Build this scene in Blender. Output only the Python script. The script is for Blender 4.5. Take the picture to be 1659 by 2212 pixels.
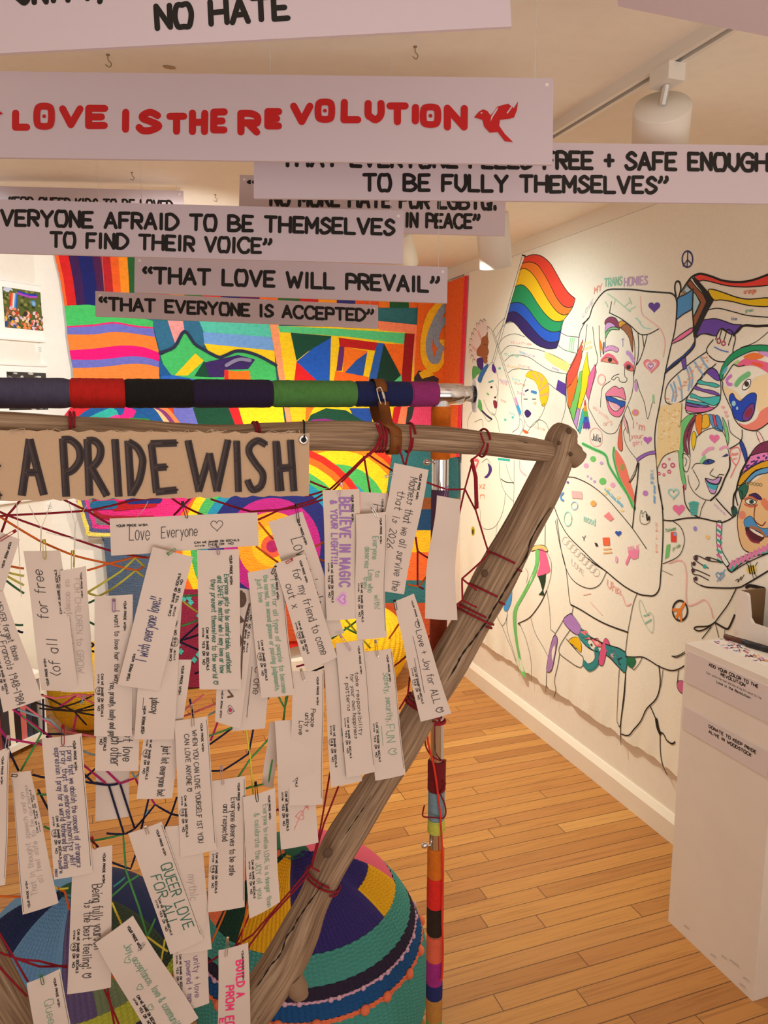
import bpy, math, random
from mathutils import Vector
random.seed(7)
for o in list(bpy.data.objects): bpy.data.objects.remove(o)
SC = bpy.context.scene
COL = SC.collection
# ------------------------------------------------------------------ camera
FPX = 1600.0; PSI = math.radians(19.3); TH = math.radians(8.67); CH = 1.55
CF = Vector((math.sin(PSI)*math.cos(TH), math.cos(PSI)*math.cos(TH), -math.sin(TH)))
CR = Vector((math.cos(PSI), -math.sin(PSI), 0)); CU = CR.cross(CF)
CC = Vector((0, 0, CH))
cam = bpy.data.cameras.new('camera'); camo = bpy.data.objects.new('camera', cam); COL.objects.link(camo)
camo.location = CC; camo.rotation_euler = (math.radians(90)-TH, 0, -PSI)
cam.sensor_fit = 'VERTICAL'; cam.sensor_height = 32.0; cam.lens = 32.0*FPX/2212; cam.clip_start = 0.02
SC.camera = camo
# ------------------------------------------------------------------ light and exposure
SC.view_settings.view_transform = 'Standard'; SC.view_settings.look = 'None'
SC.view_settings.gamma = 1; SC.view_settings.use_curve_mapping = False
SC.view_settings.exposure = 0.5
w = bpy.data.worlds.new('World'); SC.world = w; w.use_nodes = True
w.node_tree.nodes['Background'].inputs[0].default_value = (1.0, 0.90, 0.81, 1)
w.node_tree.nodes['Background'].inputs[1].default_value = 0.43
def spot(name, loc, to, power, size, blend, col, rad=0.04):
    l = bpy.data.lights.new(name, 'SPOT'); l.energy = power; l.spot_size = math.radians(size); l.spot_blend = blend
    l.color = col; l.shadow_soft_size = rad
    o = bpy.data.objects.new(name, l); COL.objects.link(o); o.location = loc
    o.rotation_euler = (Vector(to)-Vector(loc)).to_track_quat('-Z', 'Y').to_euler(); return o
def area(name, loc, to, power, sx, sy, col):
    l = bpy.data.lights.new(name, 'AREA'); l.energy = power; l.shape = 'RECTANGLE'; l.size = sx; l.size_y = sy; l.color = col
    o = bpy.data.objects.new(name, l); COL.objects.link(o); o.location = loc
    o.rotation_euler = (Vector(to)-Vector(loc)).to_track_quat('-Z', 'Y').to_euler(); return o
spot('mural_spot', (1.10, 2.81, 2.05), (1.77, 2.75, 1.45), 13, 125, 1.0, (.88, 1, .92))
spot('mural_spot_near', (1.10, 1.39, 1.92), (1.77, 1.75, 0.6), 8, 115, 1.0, (.97, .97, .86))
spot('mural_spot_far', (1.10, 2.18, 1.95), (1.77, 3.65, 1.25), 12, 110, 1.0, (.93, .98, .86))
spot('tapestry_spot', (0.25, 2.4, 2.02), (0.25, 4.0, 1.35), 40, 120, 1.0, (1, .96, .88))
spot('frame_spot', (-0.35, 2.5, 2.02), (-0.6, 3.8, 1.45), 21, 115, 1.0, (.78, .94, 1))
area('ceiling_fill', (0.25, -1.1, 1.0), (0.4, 0.3, 3.0), 19, 1.6, 1.0, (1, .90, .84))  # added fill without a fixture, aimed up from behind the camera to brighten the ceiling
spot('floor_spot', (0.85, 2.8, 2.22), (0.95, 3.25, 0.0), 105, 120, 1.0, (1, .90, .70))
# ------------------------------------------------------------------ helpers
def ray(x, y): return CF + CR*((x-829.5)/FPX) + CU*((1106-y)/FPX)
def onX(x, y, X): d = ray(x, y); return CC + d*(X/d.x)
def onY(x, y, Y): d = ray(x, y); return CC + d*(Y/d.y)
def onZ(x, y, Z): d = ray(x, y); return CC + d*((Z-CH)/d.z)
def atD(x, y, D): return CC + ray(x, y)*D
def onP(x, y, p, n): d = ray(x, y); return CC + d*((p-CC).dot(n)/d.dot(n))
def lin(h):
    if isinstance(h, str):
        h = h.lstrip('#'); h = [int(h[i:i+2], 16)/255 for i in (0, 2, 4)]
    return tuple(c/12.92 if c <= .04045 else ((c+.055)/1.055)**2.4 for c in h) + (1,)
MATS = {}
def mat(hexc, rough=.75, bump=None, metal=0, key=None, trans=0):
    k = key or (hexc, rough, bump, metal)
    if k in MATS: return MATS[k]
    m = bpy.data.materials.new(str(key or 'paint_'+hexc)); m.use_nodes = True
    nt = m.node_tree; b = nt.nodes['Principled BSDF']
    b.inputs['Base Color'].default_value = lin(hexc); b.inputs['Roughness'].default_value = rough; b.inputs['Metallic'].default_value = metal
    if bump:
        kind, sc, st = bump
        tc = nt.nodes.new('ShaderNodeTexCoord'); mp = nt.nodes.new('ShaderNodeMapping'); nt.links.new(tc.outputs['Object'], mp.inputs[0])
        bp = nt.nodes.new('ShaderNodeBump'); bp.inputs['Strength'].default_value = st; bp.inputs['Distance'].default_value = .004
        if kind == 'noise':
            t = nt.nodes.new('ShaderNodeTexNoise'); t.inputs['Scale'].default_value = sc; t.inputs['Detail'].default_value = 5; out = t.outputs[0]
        elif kind == 'knit':
            t = nt.nodes.new('ShaderNodeTexVoronoi'); t.inputs['Scale'].default_value = sc; t.inputs['Randomness'].default_value = .35
            mp.inputs['Scale'].default_value = (1, 1, 1.5); out = t.outputs['Distance']
        else:
            t = nt.nodes.new('ShaderNodeTexWave'); t.wave_type = 'BANDS'; t.bands_direction = {'wrapx': 'X', 'wrapz': 'Z'}[kind]
            t.inputs['Scale'].default_value = sc; t.inputs['Distortion'].default_value = 1.2; t.inputs['Detail'].default_value = 2; out = t.outputs[0]
        nt.links.new(mp.outputs[0], t.inputs['Vector']); nt.links.new(out, bp.inputs['Height']); nt.links.new(bp.outputs[0], b.inputs['Normal'])
        if kind in ('knit', 'wrapx', 'wrapz', 'noise'):   # small natural colour variation of the yarn or paper itself
            n2 = nt.nodes.new('ShaderNodeTexNoise'); n2.inputs['Scale'].default_value = sc*.6; n2.inputs['Detail'].default_value = 3
            nt.links.new(mp.outputs[0], n2.inputs['Vector'])
            hs = nt.nodes.new('ShaderNodeMix'); hs.data_type = 'RGBA'; hs.inputs[6].default_value = lin(hexc)
            c = lin(hexc); hs.inputs[7].default_value = tuple(x*.72 for x in c[:3])+(1,)
            mr = nt.nodes.new('ShaderNodeMapRange'); mr.inputs[1].default_value = .4; mr.inputs[2].default_value = .75
            mr.inputs[4].default_value = .6 if kind != 'noise' else .12
            nt.links.new(n2.outputs[0], mr.inputs[0]); nt.links.new(mr.outputs[0], hs.inputs[0]); nt.links.new(hs.outputs[2], b.inputs['Base Color'])
    MATS[k] = m; return m
def yarn(h): return mat(h, .95, ('knit', 75, .9))
def wrapx(h): return mat(h, .9, ('wrapx', 190, .5))
def wrapz(h): return mat(h, .9, ('wrapz', 190, .5))
def ink(h): return mat(h, .7)
CHROME = mat('#e8e8ea', .12, None, 1)
class M:
    def __init__(s): s.v = []; s.f = []; s.mi = []; s.mats = []; s.sm = []
    def mid(s, m):
        if m not in s.mats: s.mats.append(m)
        return s.mats.index(m)
    def face(s, pts, m, smooth=False):
        i = len(s.v); s.v += [Vector(p) for p in pts]; s.f.append(list(range(i, i+len(pts)))); s.mi.append(s.mid(m)); s.sm.append(smooth)
    def grid(s, rows, m, smooth=True, closed=False):
        i = len(s.v); n = len(rows[0])
        for r in rows: s.v += [Vector(p) for p in r]
        k = s.mid(m)
        for a in range(len(rows)-1):
            for b in range(n if closed else n-1):
                b2 = (b+1) % n
                s.f.append([i+a*n+b, i+a*n+b2, i+(a+1)*n+b2, i+(a+1)*n+b]); s.mi.append(k); s.sm.append(smooth)
    def prism(s, pts, n, t, m):
        pts = [Vector(p) for p in pts]; q = [p - n*t for p in pts]
        s.face(pts, m); s.face(q[::-1], m)
        for a in range(len(pts)):
            b = (a+1) % len(pts); s.face([pts[a], q[a], q[b], pts[b]], m)
    def box(s, o, ex, ey, ez, m):
        o, ex, ey, ez = map(Vector, (o, ex, ey, ez))
        c = [o, o+ex, o+ex+ey, o+ey]; d = [p+ez for p in c]
        for f in (c[::-1], d, [c[0], c[1], d[1], d[0]], [c[1], c[2], d[2], d[1]], [c[2], c[3], d[3], d[2]], [c[3], c[0], d[0], d[3]]): s.face(f, m)
    def tube(s, pts, r, m, n=8, caps=True, nz=None):
        pts = [Vector(p) for p in pts]; rows = []; up = None
        for i, p in enumerate(pts):
            t = (pts[min(i+1, len(pts)-1)]-pts[max(i-1, 0)]).normalized()
            if up is None: up = t.orthogonal().normalized()
            up = (up - t*up.dot(t)); up = up.normalized() if up.length > 1e-6 else t.orthogonal().normalized()
            sd = t.cross(up); rr = r[i] if isinstance(r, (list, tuple)) else r
            row = []
            for k in range(n):
                a = 2*math.pi*k/n; e = 1 if nz is None else nz(i, a)
                row.append(p + (up*math.cos(a)+sd*math.sin(a))*rr*e)
            rows.append(row)
        s.grid(rows, m, True, True)
        if caps: s.face(rows[0][::-1], m); s.face(rows[-1], m)
    def lathe(s, c, prof, m, n=24, axis=None):
        ax = Vector(axis or (0, 0, 1)).normalized(); u = ax.orthogonal().normalized(); w_ = ax.cross(u); c = Vector(c)
        rows = [[c + ax*z + (u*math.cos(2*math.pi*k/n)+w_*math.sin(2*math.pi*k/n))*r for k in range(n)] for r, z in prof]
        s.grid(rows, m, True, True)
    def build(s, name, parent=None, origin=None):
        me = bpy.data.meshes.new(name)
        if parent is not None: o0 = parent_loc(parent)
        elif origin is not None: o0 = Vector(origin)
        else:
            xs = [p.x for p in s.v]; ys = [p.y for p in s.v]
            o0 = Vector(((min(xs)+max(xs))/2, (min(ys)+max(ys))/2, min(p.z for p in s.v)))
        me.from_pydata([p-o0 for p in s.v], [], s.f)
        for m in s.mats: me.materials.append(m)
        me.polygons.foreach_set('material_index', s.mi); me.polygons.foreach_set('use_smooth', s.sm); me.update()
        ob = bpy.data.objects.new(name, me); COL.objects.link(ob)
        if parent is not None: ob.parent = parent
        else: ob.location = o0
        ob['o0'] = o0 if False else 0; del ob['o0']
        LOCS[ob.name] = o0; return ob
LOCS = {}
def parent_loc(p): return LOCS[p.name]
def empty(name, loc):
    o = bpy.data.objects.new(name, None); COL.objects.link(o); o.location = loc; o.empty_display_size = .05; LOCS[o.name] = Vector(loc); return o
def tag(o, label, cat, group=None):
    o['label'] = label; o['category'] = cat
    if group: o['group'] = group
    return o
def lab(o, label): o['label'] = label; return o
def struct(o, label=None):
    o['kind'] = 'structure'
    if label: o['label'] = label
    return o
def catmull(p, k=5, closed=False):
    out = []; n = len(p)
    if n < 3: return list(p)
    for i in range(n-1):
        p0 = p[i-1] if i else (p[-2] if closed else p[0]); p1 = p[i]; p2 = p[i+1]
        p3 = p[i+2] if i+2 < n else (p[1] if closed else p[-1])
        for j in range(k):
            t = j/k
            out.append(tuple(.5*(2*b+(c-a)*t+(2*a-5*b+4*c-d)*t*t+(3*b-a-3*c+d)*t**3) for a, b, c, d in zip(p0, p1, p2, p3)))
    out.append(tuple(p[-1])); return out
def smooth3(pts, k=6): return [Vector(q) for q in catmull([tuple(p) for p in pts], k)]
def ribbon(ms, pts, wd, m, f, off, cap=True, taper=None):
    """flat pen or brush stroke of width wd along 2D pts on the surface f(x, y, off)"""
    q = [pts[0]]
    for p in pts[1:]:
        if (p[0]-q[-1][0])**2+(p[1]-q[-1][1])**2 > 1e-12: q.append(p)
    if len(q) < 2: q = [q[0], (q[0][0]+wd*.3, q[0][1])]
    n = len(q); L = []; Rr = []; h0 = wd/2
    for i in range(n):
        a = q[max(i-1, 0)]; b = q[i]; c = q[min(i+1, n-1)]
        d1 = (b[0]-a[0], b[1]-a[1]); d2 = (c[0]-b[0], c[1]-b[1])
        l1 = math.hypot(*d1) or 1e-9; l2 = math.hypot(*d2) or 1e-9
        if i == 0: d1 = d2; l1 = l2
        if i == n-1: d2 = d1; l2 = l1
        n1 = (-d1[1]/l1, d1[0]/l1); n2 = (-d2[1]/l2, d2[0]/l2)
        mx, my = n1[0]+n2[0], n1[1]+n2[1]; ml = math.hypot(mx, my)
        if ml < .35: mx, my, ml = n1[0], n1[1], 1
        mx, my = mx/ml, my/ml; dt = max(.5, mx*n1[0]+my*n1[1]); h = h0/dt
        if taper: h *= taper(i/(n-1))
        L.append((b[0]+mx*h, b[1]+my*h)); Rr.append((b[0]-mx*h, b[1]-my*h))
    k = ms.mid(m)
    def add(pp):
        i0 = len(ms.v); ms.v.extend(f(x, y, off) for x, y in pp); return i0
    for i in range(n-1):      # each piece a micron apart so that tight bends never share a plane
        of = off+(i % 5)*1e-6; i0 = len(ms.v); ms.v.extend(f(x, y, of) for x, y in (L[i], Rr[i], Rr[i+1], L[i+1]))
        ms.f.append([i0, i0+1, i0+2, i0+3]); ms.mi.append(k); ms.sm.append(False)
    if cap:
        for e, s in ((0, 1), (n-1, -1)):
            b = q[e]; r0 = Rr[e] if s == 1 else L[e]; a0 = math.atan2(r0[1]-b[1], r0[0]-b[0]); rad = math.hypot(r0[0]-b[0], r0[1]-b[1])
            ii = add([(b[0]+rad*math.cos(a0-math.pi*j/5), b[1]+rad*math.sin(a0-math.pi*j/5)) for j in range(6)])
            ms.f.append(list(range(ii, ii+6))); ms.mi.append(k); ms.sm.append(False)
def fillp(ms, pts, m, f, off): ms.face([f(x, y, off) for x, y in pts], m)
# stroke alphabet: pairs of digits are x,y; baseline 2, x-height 6, cap height 8; ~ means curved
GL = {'A': '023862 1454', 'B': '0208 ~083857563505 ~054564634202', 'C': '~6758280604225263', 'D': '0208 ~083866643202',
 'E': '58080252 0545', 'F': '580802 0545', 'G': '~6758280604225263 636535', 'H': '0208 6268 0565', 'I': '1218', 'J': '~5853321203',
 'K': '0208 5804 1552', 'L': '080252', 'M': '0208346862', 'N': '02085258', 'O': '~3818060412325264665838', 'P': '0208 ~083857553505',
 'Q': '~3818060412325264665838 4462', 'R': '0208 ~083857553505 2552', 'S': '~57381716355453321203', 'T': '0868 3832', 'U': '~080413325458',
 'V': '083268', 'W': '0822466288', 'X': '0258 0852', 'Y': '083568 3532', 'Z': '08580252',
 'a': '~45260503223244 4642', 'b': '0208 ~052645432203', 'c': '~452605032243', 'd': '~45260503223244 4842', 'e': '~0444452605032243',
 'f': '~3828171512 0636', 'g': '~45260503223244 ~4642301001', 'h': '0208 ~05264542', 'i': '1216 1718', 'j': '~26211001 2728', 'k': '0208 4604 1542',
 'l': '1218', 'm': '0206 ~05263532 ~35566562', 'n': '0206 ~05264542', 'o': '~26050322434526', 'p': '0006 ~052645432203', 'q': '~45260503223244 4640',
 'r': '0206 ~052646', 's': '~45261534331203', 't': '~28233242 0646', 'u': '~0603224346 4642', 'v': '062246', 'w': '0612355266', 'x': '0246 0642',
 'y': '0623 4610', 'z': '06460242', '0': '~28060422444628', '1': '0718 1812', '2': '~0728474602 0242', '4': '380444 3832', '6': '~48260403123243442504',
 '8': '~2807164443220304464728', '9': '~4626061828474642', ':': '1213 1516', '.': '1213', ',': '1301', '!': '1815 1213', '+': '0545 2723', '-': '0545',
 '“': '~180706 ~383726 0617', '”': '~081726 ~283746', '&': '~5216172837360403123254', '♡': '~3204071836 ~3658676432', '(': '~28050422', "'": '1817', ' ': ''}
GL['“'] = '~180716 ~483746'; GL['”'] = '~181706 ~484736'
GC = {}
def glyph(c):
    if c in GC: return GC[c]
    st = []; w_ = 0
    for s in GL.get(c, '').split():
        cv = s[0] == '~'; s = s.lstrip('~'); p = [(int(s[i]), int(s[i+1])-2) for i in range(0, len(s)-1, 2)]
        w_ = max(w_, max(x for x, y in p)); st.append((cv, p))
    if c == ' ': w_ = 3.4
    elif w_ == 1: w_ = 2
    GC[c] = (st, w_); return GC[c]
def text(ms, s, x0, x1, y, cap, wd, m, f, off, y1=None, jit=0, slant=0, cv=4, gap=2.0, flat=False, taper=None):
    """stroke lettering from x0 to x1 on baseline y (to y1), cap height cap"""
    tot = sum(glyph(c)[1]+gap for c in s)-gap
    if tot <= 0: return
    sn = 0; EPS = 8e-6
    cap -= wd*.9; y += wd*.45; y1 = None if y1 is None else y1+wd*.45
    sx = (x1-x0)/tot; sy = cap/6; y1 = y if y1 is None else y1; cx = 0
    for ci, c in enumerate(s):
        st, w_ = glyph(c); jx, jy = random.uniform(-1, 1)*jit, random.uniform(-1, 1)*jit
        for cvd, p in st:
            q = [(a+random.uniform(-.5, .5)*jit*.6, b+random.uniform(-.5, .5)*jit*.6) for a, b in p] if jit else p
            if cvd: q = catmull(q, cv, closed=p[0] == p[-1])
            pts = []
            for a, b in q:
                xx = cx+a+jx*.3+slant*b; t = xx/tot
                pts.append((x0+xx*sx, y+(y1-y)*t+(b+jy*.5)*sy))
            if not cvd:   # corners: separate strokes so that they join cleanly
                for i in range(len(pts)-1): sn += 1; ribbon(ms, [pts[i], pts[i+1]], wd, m, f, off+sn*EPS, not flat)
            else: sn += 1; ribbon(ms, pts, wd, m, f, off+sn*EPS, not flat)
        cx += w_+gap
def disc(ms, x, y, r, m, f, off, ry=None, n=14): fillp(ms, [(x+r*math.cos(2*math.pi*k/n), y+(ry or r)*math.sin(2*math.pi*k/n)) for k in range(n)], m, f, off)
def heartpts(x, y, s, n=20):
    out = []
    for k in range(n):
        t = 2*math.pi*k/n; out.append((x+s/32*16*math.sin(t)**3, y+s/32*(13*math.cos(t)-5*math.cos(2*t)-2*math.cos(3*t)-math.cos(4*t))))
    return out
class Plane:
    def __init__(s, o, ex, ey): s.o = Vector(o); s.ex = Vector(ex).normalized(); s.n = s.ex.cross(Vector(ey)).normalized(); s.ey = s.n.cross(s.ex)
    def f(s, x, y, off=0): return s.o+s.ex*x+s.ey*y+s.n*off
    def px(s, x, y): p = onP(x, y, s.o, s.n)-s.o; return (p.dot(s.ex), p.dot(s.ey))
def PX(s, Z=None):
    """'x,y x,y' in a zoom frame (ox, oy, scale) to photograph pixels"""
    ox, oy, k = Z or (0, 0, 1)
    return [(ox+float(a.split(',')[0])/k, oy+float(a.split(',')[1])/k) for a in s.split()]
# ------------------------------------------------------------------ room shell
XR, YB, ZC = 1.773, 4.0, 2.265
WALL = mat('#f2ece2', .85, ('noise', 60, .06)); CEIL = mat('#f8f2e6', .9, ('noise', 40, .05)); TRIM = mat('#f0e8da', .5)
def floor_mat():
    m = bpy.data.materials.new('oak_strip_floor'); m.use_nodes = True; nt = m.node_tree; b = nt.nodes['Principled BSDF']
    N = nt.nodes.new; L = nt.links.new
    def math_(op, a, bb=None):
        n = N('ShaderNodeMath'); n.operation = op
        for i, v in enumerate((a, bb)):
            if v is None: continue
            if isinstance(v, (int, float)): n.inputs[i].default_value = v
            else: L(v, n.inputs[i])
        return n.outputs[0]
    tc = N('ShaderNodeTexCoord'); sp = N('ShaderNodeSeparateXYZ'); L(tc.outputs['Object'], sp.inputs[0])
    ry = math_('DIVIDE', sp.outputs[1], .0572); row = math_('FLOOR', ry); fy = math_('FRACT', ry)
    wn = N('ShaderNodeTexWhiteNoise'); wn.noise_dimensions = '1D'; L(row, wn.inputs['W'])
    xo = math_('ADD', sp.outputs[0], math_('MULTIPLY', wn.outputs[0], 7.3))
    cx = math_('DIVIDE', xo, .98); idx = math_('FLOOR', cx); fx = math_('FRACT', cx)
    cb = N('ShaderNodeCombineXYZ'); L(row, cb.inputs[0]); L(idx, cb.inputs[1])
    w2 = N('ShaderNodeTexWhiteNoise'); w2.noise_dimensions = '3D'; L(cb.outputs[0], w2.inputs['Vector'])
    ramp = N('ShaderNodeValToRGB'); L(w2.outputs[0], ramp.inputs[0])
    e = ramp.color_ramp.elements; e[0].position = 0; e[0].color = lin('#a8703a'); e[1].position = 1; e[1].color = lin('#d09c56')
    for p_, c_ in ((.25, '#bb8242'), (.55, '#c68e49'), (.8, '#b67c42')): q = e.new(p_); q.color = lin(c_)
    gv = N('ShaderNodeCombineXYZ'); L(math_('MULTIPLY', sp.outputs[0], 3.0), gv.inputs[0]); L(math_('MULTIPLY', sp.outputs[1], 95), gv.inputs[1]); L(math_('MULTIPLY', w2.outputs[0], 37), gv.inputs[2])
    gn = N('ShaderNodeTexNoise'); gn.inputs['Scale'].default_value = 1.0; gn.inputs['Detail'].default_value = 6; gn.inputs['Distortion'].default_value = 1.6; L(gv.outputs[0], gn.inputs['Vector'])
    mr = N('ShaderNodeMapRange'); mr.inputs[1].default_value = .48; mr.inputs[2].default_value = .72; mr.inputs[4].default_value = .42; L(gn.outputs[0], mr.inputs[0])
    mx = N('ShaderNodeMix'); mx.data_type = 'RGBA'; mx.blend_type = 'MULTIPLY'; L(mr.outputs[0], mx.inputs[0]); L(ramp.outputs[0], mx.inputs[6]); mx.inputs[7].default_value = lin('#9a6a3c')
    sy = math_('MINIMUM', fy, math_('SUBTRACT', 1, fy)); sx = math_('MULTIPLY', math_('MINIMUM', fx, math_('SUBTRACT', 1, fx)), 17)
    seam = math_('LESS_THAN', math_('MINIMUM', sy, sx), .026)
    m2 = N('ShaderNodeMix'); m2.data_type = 'RGBA'; L(math_('MULTIPLY', seam, .8), m2.inputs[0]); L(mx.outputs[2], m2.inputs[6]); m2.inputs[7].default_value = lin('#4a2a10')
    L(m2.outputs[2], b.inputs['Base Color']); b.inputs['Roughness'].default_value = .42
    bp = N('ShaderNodeBump'); bp.inputs['Strength'].default_value = .12; bp.inputs['Distance'].default_value = .002
    L(math_('SUBTRACT', math_('MULTIPLY', gn.outputs[0], .3), seam), bp.inputs['Height']); L(bp.outputs[0], b.inputs['Normal'])
    return m
def slab(name, o, ex, ey, ez, m, label=None):
    ms = M(); ms.box(o, ex, ey, ez, m); return struct(ms.build(name), label)
fm = M(); fm.box((-3.5, -2, -.05), (6, 0, 0), (0, 6.2, 0), (0, 0, .05), floor_mat()); fo = fm.build('floor', origin=(0, 0, 0)); struct(fo, 'warm oak strip floor with boards running across the room')
slab('ceiling', (-3.5, -2, ZC), (6, 0, 0), (0, 6.2, 0), (0, 0, .05), CEIL, 'low plain cream ceiling')
slab('wall_right', (XR, -2, 0), (.08, 0, 0), (0, 6.08, 0), (0, 0, ZC), WALL, 'long white wall on the right carrying the painted mural')
slab('wall_back', (-.36, YB, 0), (XR+.36, 0, 0), (0, .08, 0), (0, 0, ZC), WALL, 'white back wall hung with crochet')
LW = Vector((-.36, YB, 0)); LD = Vector((-1, -1, 0)).normalized(); LN = Vector((1, -1, 0)).normalized()
slab('wall_left', LW, LD*3.6, -LN*.08, (0, 0, ZC), WALL, 'white angled wall on the left with framed photographs')
# baseboard with a bevelled cap, and a crown strip
bb = M(); pr = [(0, 0), (.022, 0), (.022, .075), (.006, .098), (0, .098)]
rows = [[(XR-a, y, b) for a, b in pr] for y in (-2, YB)]; bb.grid(rows, TRIM, False); struct(bb.build('baseboard_right'), 'painted white baseboard under the mural')
b2 = M(); rows = [[(x, YB-a, b) for a, b in pr] for x in (-.34, XR-.022)]; b2.grid(rows[::-1], TRIM, False); struct(b2.build('baseboard_back'), 'white baseboard along the back wall')
cr = M(); cr.box((XR-.018, -2, 2.208), (.018, 0, 0), (0, 5.99, 0), (0, 0, .057), TRIM); struct(cr.build('trim_1'), 'white strip moulding between the ceiling and the mural wall')
# ------------------------------------------------------------------ mural canvas on the right wall
def wrinkle(y, z):
    a = max(0, min(1, (1.0-z)/.75)); a2 = max(0, min(1, (.42-z)/.15))
    return a*.0035*(math.sin(y*23+z*5)+.7*math.sin(y*41-z*9+1)+.5*math.sin(y*13+2)) + a2*.002*math.sin(y*70+z*20)
def cf(y, z, off=0): return Vector((XR-.021-wrinkle(y, z)-off, y, z))
def cpx(x, y): p = onX(x, y, XR-.021); return (p.y, p.z)
CANV = mat('#f4f0e4', .9, ('noise', 120, .12))
mu = M(); ys = [.95+i*.0184 for i in range(151)]
def cbot(y): return .264+.003*math.sin(y*31)+.002*math.sin(y*77+1)+.0015*math.sin(y*191)+.03*max(0, (y-3.3))
rows = [];
for j in range(61):
    t = j/60; rows.append([cf(y, cbot(y)+(2.206-cbot(y))*t**1.6) for y in ys])
mu.grid(rows, CANV)
back = [[p+Vector((.004, 0, 0)) for p in r] for r in (rows[0], rows[-1])]
mu.grid([back[0], rows[0]], CANV); mu.grid([rows[-1], back[1]], CANV); mu.grid([[r[0]+Vector((.004, 0, 0)), r[0]] for r in rows], CANV); mu.grid([[r[-1], r[-1]+Vector((.004, 0, 0))] for r in rows], CANV)
mo = [.0006]
def nxt(): mo[0] += 2.2e-6; return mo[0]
Z5 = (960, 500, 3.6875); Z6 = (1259, 500, 3.6875); Z7 = (960, 1000, 3.16); Z8 = (1259, 1050, 3.16)
PXM = 1/560.0    # metres per photograph pixel, roughly, for pen widths
def dens(pts):
    out = []
    for a, b in zip(pts, pts[1:]):
        k = max(1, int(math.hypot(b[0]-a[0], b[1]-a[1])/.03))
        out += [(a[0]+(b[0]-a[0])*i/k, a[1]+(b[1]-a[1])*i/k) for i in range(k)]
    return out+[pts[-1]]
def P2(s, Z): return [cpx(*p) for p in PX(s, Z)]
def ln(Z, s, w_=.0058, c='#17120f', cv=True, close=False):
    w_ *= .52 if c == '#17120f' else .8
    p = P2(s, Z)
    if close: p.append(p[0])
    if cv: p = catmull(p, 4, close)
    ribbon(mu, dens(p), w_, ink(c), cf, nxt())
def pg(Z, s, c, cv=True, o=0, oc='#17120f'):
    p = P2(s, Z)
    if cv: p = catmull(p+[p[0]], 3, True)[:-1]
    fillp(mu, p, ink(c), cf, nxt())
    if o: ribbon(mu, p+[p[0]], o*.6, ink(oc), cf, nxt())
def ds(Z, x, y, r, c, ry=None, ring=0):
    p = [(Z[0]+(x+r*math.cos(a*.3927))/Z[2], Z[1]+(y+(ry or r)*math.sin(a*.3927))/Z[2]) for a in range(16)]
    q = [cpx(*a) for a in p]
    ring = min(ring, r/Z[2]*PXM*.6)
    if ring: ribbon(mu, catmull(q+[q[0]], 3, True), ring, ink(c), cf, nxt())
    else: fillp(mu, q, ink(c), cf, nxt())
def ht(Z, x, y, s, c, ring=0):
    q = [cpx(Z[0]+a/Z[2], Z[1]+(2*y-b)/Z[2]) for a, b in heartpts(x, y, s)]
    if ring: ribbon(mu, q+[q[0]], ring, ink(c), cf, nxt())
    else: fillp(mu, q, ink(c), cf, nxt())
def tx(Z, s, x0, y0, x1, y1, cap, c, w_=.005):
    a = cpx(Z[0]+x0/Z[2], Z[1]+y0/Z[2]); b = cpx(Z[0]+x1/Z[2], Z[1]+y1/Z[2]); t = cpx(Z[0]+x0/Z[2], Z[1]+(y0-cap)/Z[2])
    L_ = a[0]-b[0]; f2 = lambda u, v, off: cf(a[0]-u, a[1]+(b[1]-a[1])*u/L_+v, off)
    w_ = min(w_, (t[1]-a[1])*.17, L_/len(s)*.26)
    text(mu, s, 0, L_, 0, t[1]-a[1], w_, ink(c), f2, nxt(), jit=.25)
# flag with six stripes
FB = ['640,205 700,185 770,195 840,250 890,330 940,420 990,490 1043,535', '620,255 680,243 740,265 790,330 840,420 890,520 940,585 985,605 1025,598', '600,305 640,295 690,325 740,390 800,500 850,580 900,640 950,665 990,655',
 '565,440 600,425 640,435 690,490 740,570 790,640 850,700 900,718 950,710', '525,575 570,565 620,575 670,620 720,690 780,760 840,795 890,800 930,790', '505,655 545,638 590,655 650,710 710,780 770,845 830,880 880,880 915,870', '485,730 530,715 570,740 620,800 680,860 750,910 830,935 895,928']
FC = [catmull(P2(s, Z5), 4) for s in FB]
for i, c in enumerate(['#e8402a', '#f07a1e', '#f2c211', '#12935c', '#1554c4', '#2b1a66']): fillp(mu, FC[i]+FC[i+1][::-1], ink(c), cf, nxt())
for q in FC: ribbon(mu, q, .0034, ink('#17120f'), cf, nxt())
ln(Z5, '1043,535 1025,598 990,655 950,710 930,790 915,870 895,928')
ln(Z5, '622,190 380,1045', .006, cv=0); ln(Z5, '640,200 395,1050', .004, cv=0); ln(Z5, '620,188 645,195', .012, cv=0)
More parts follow.
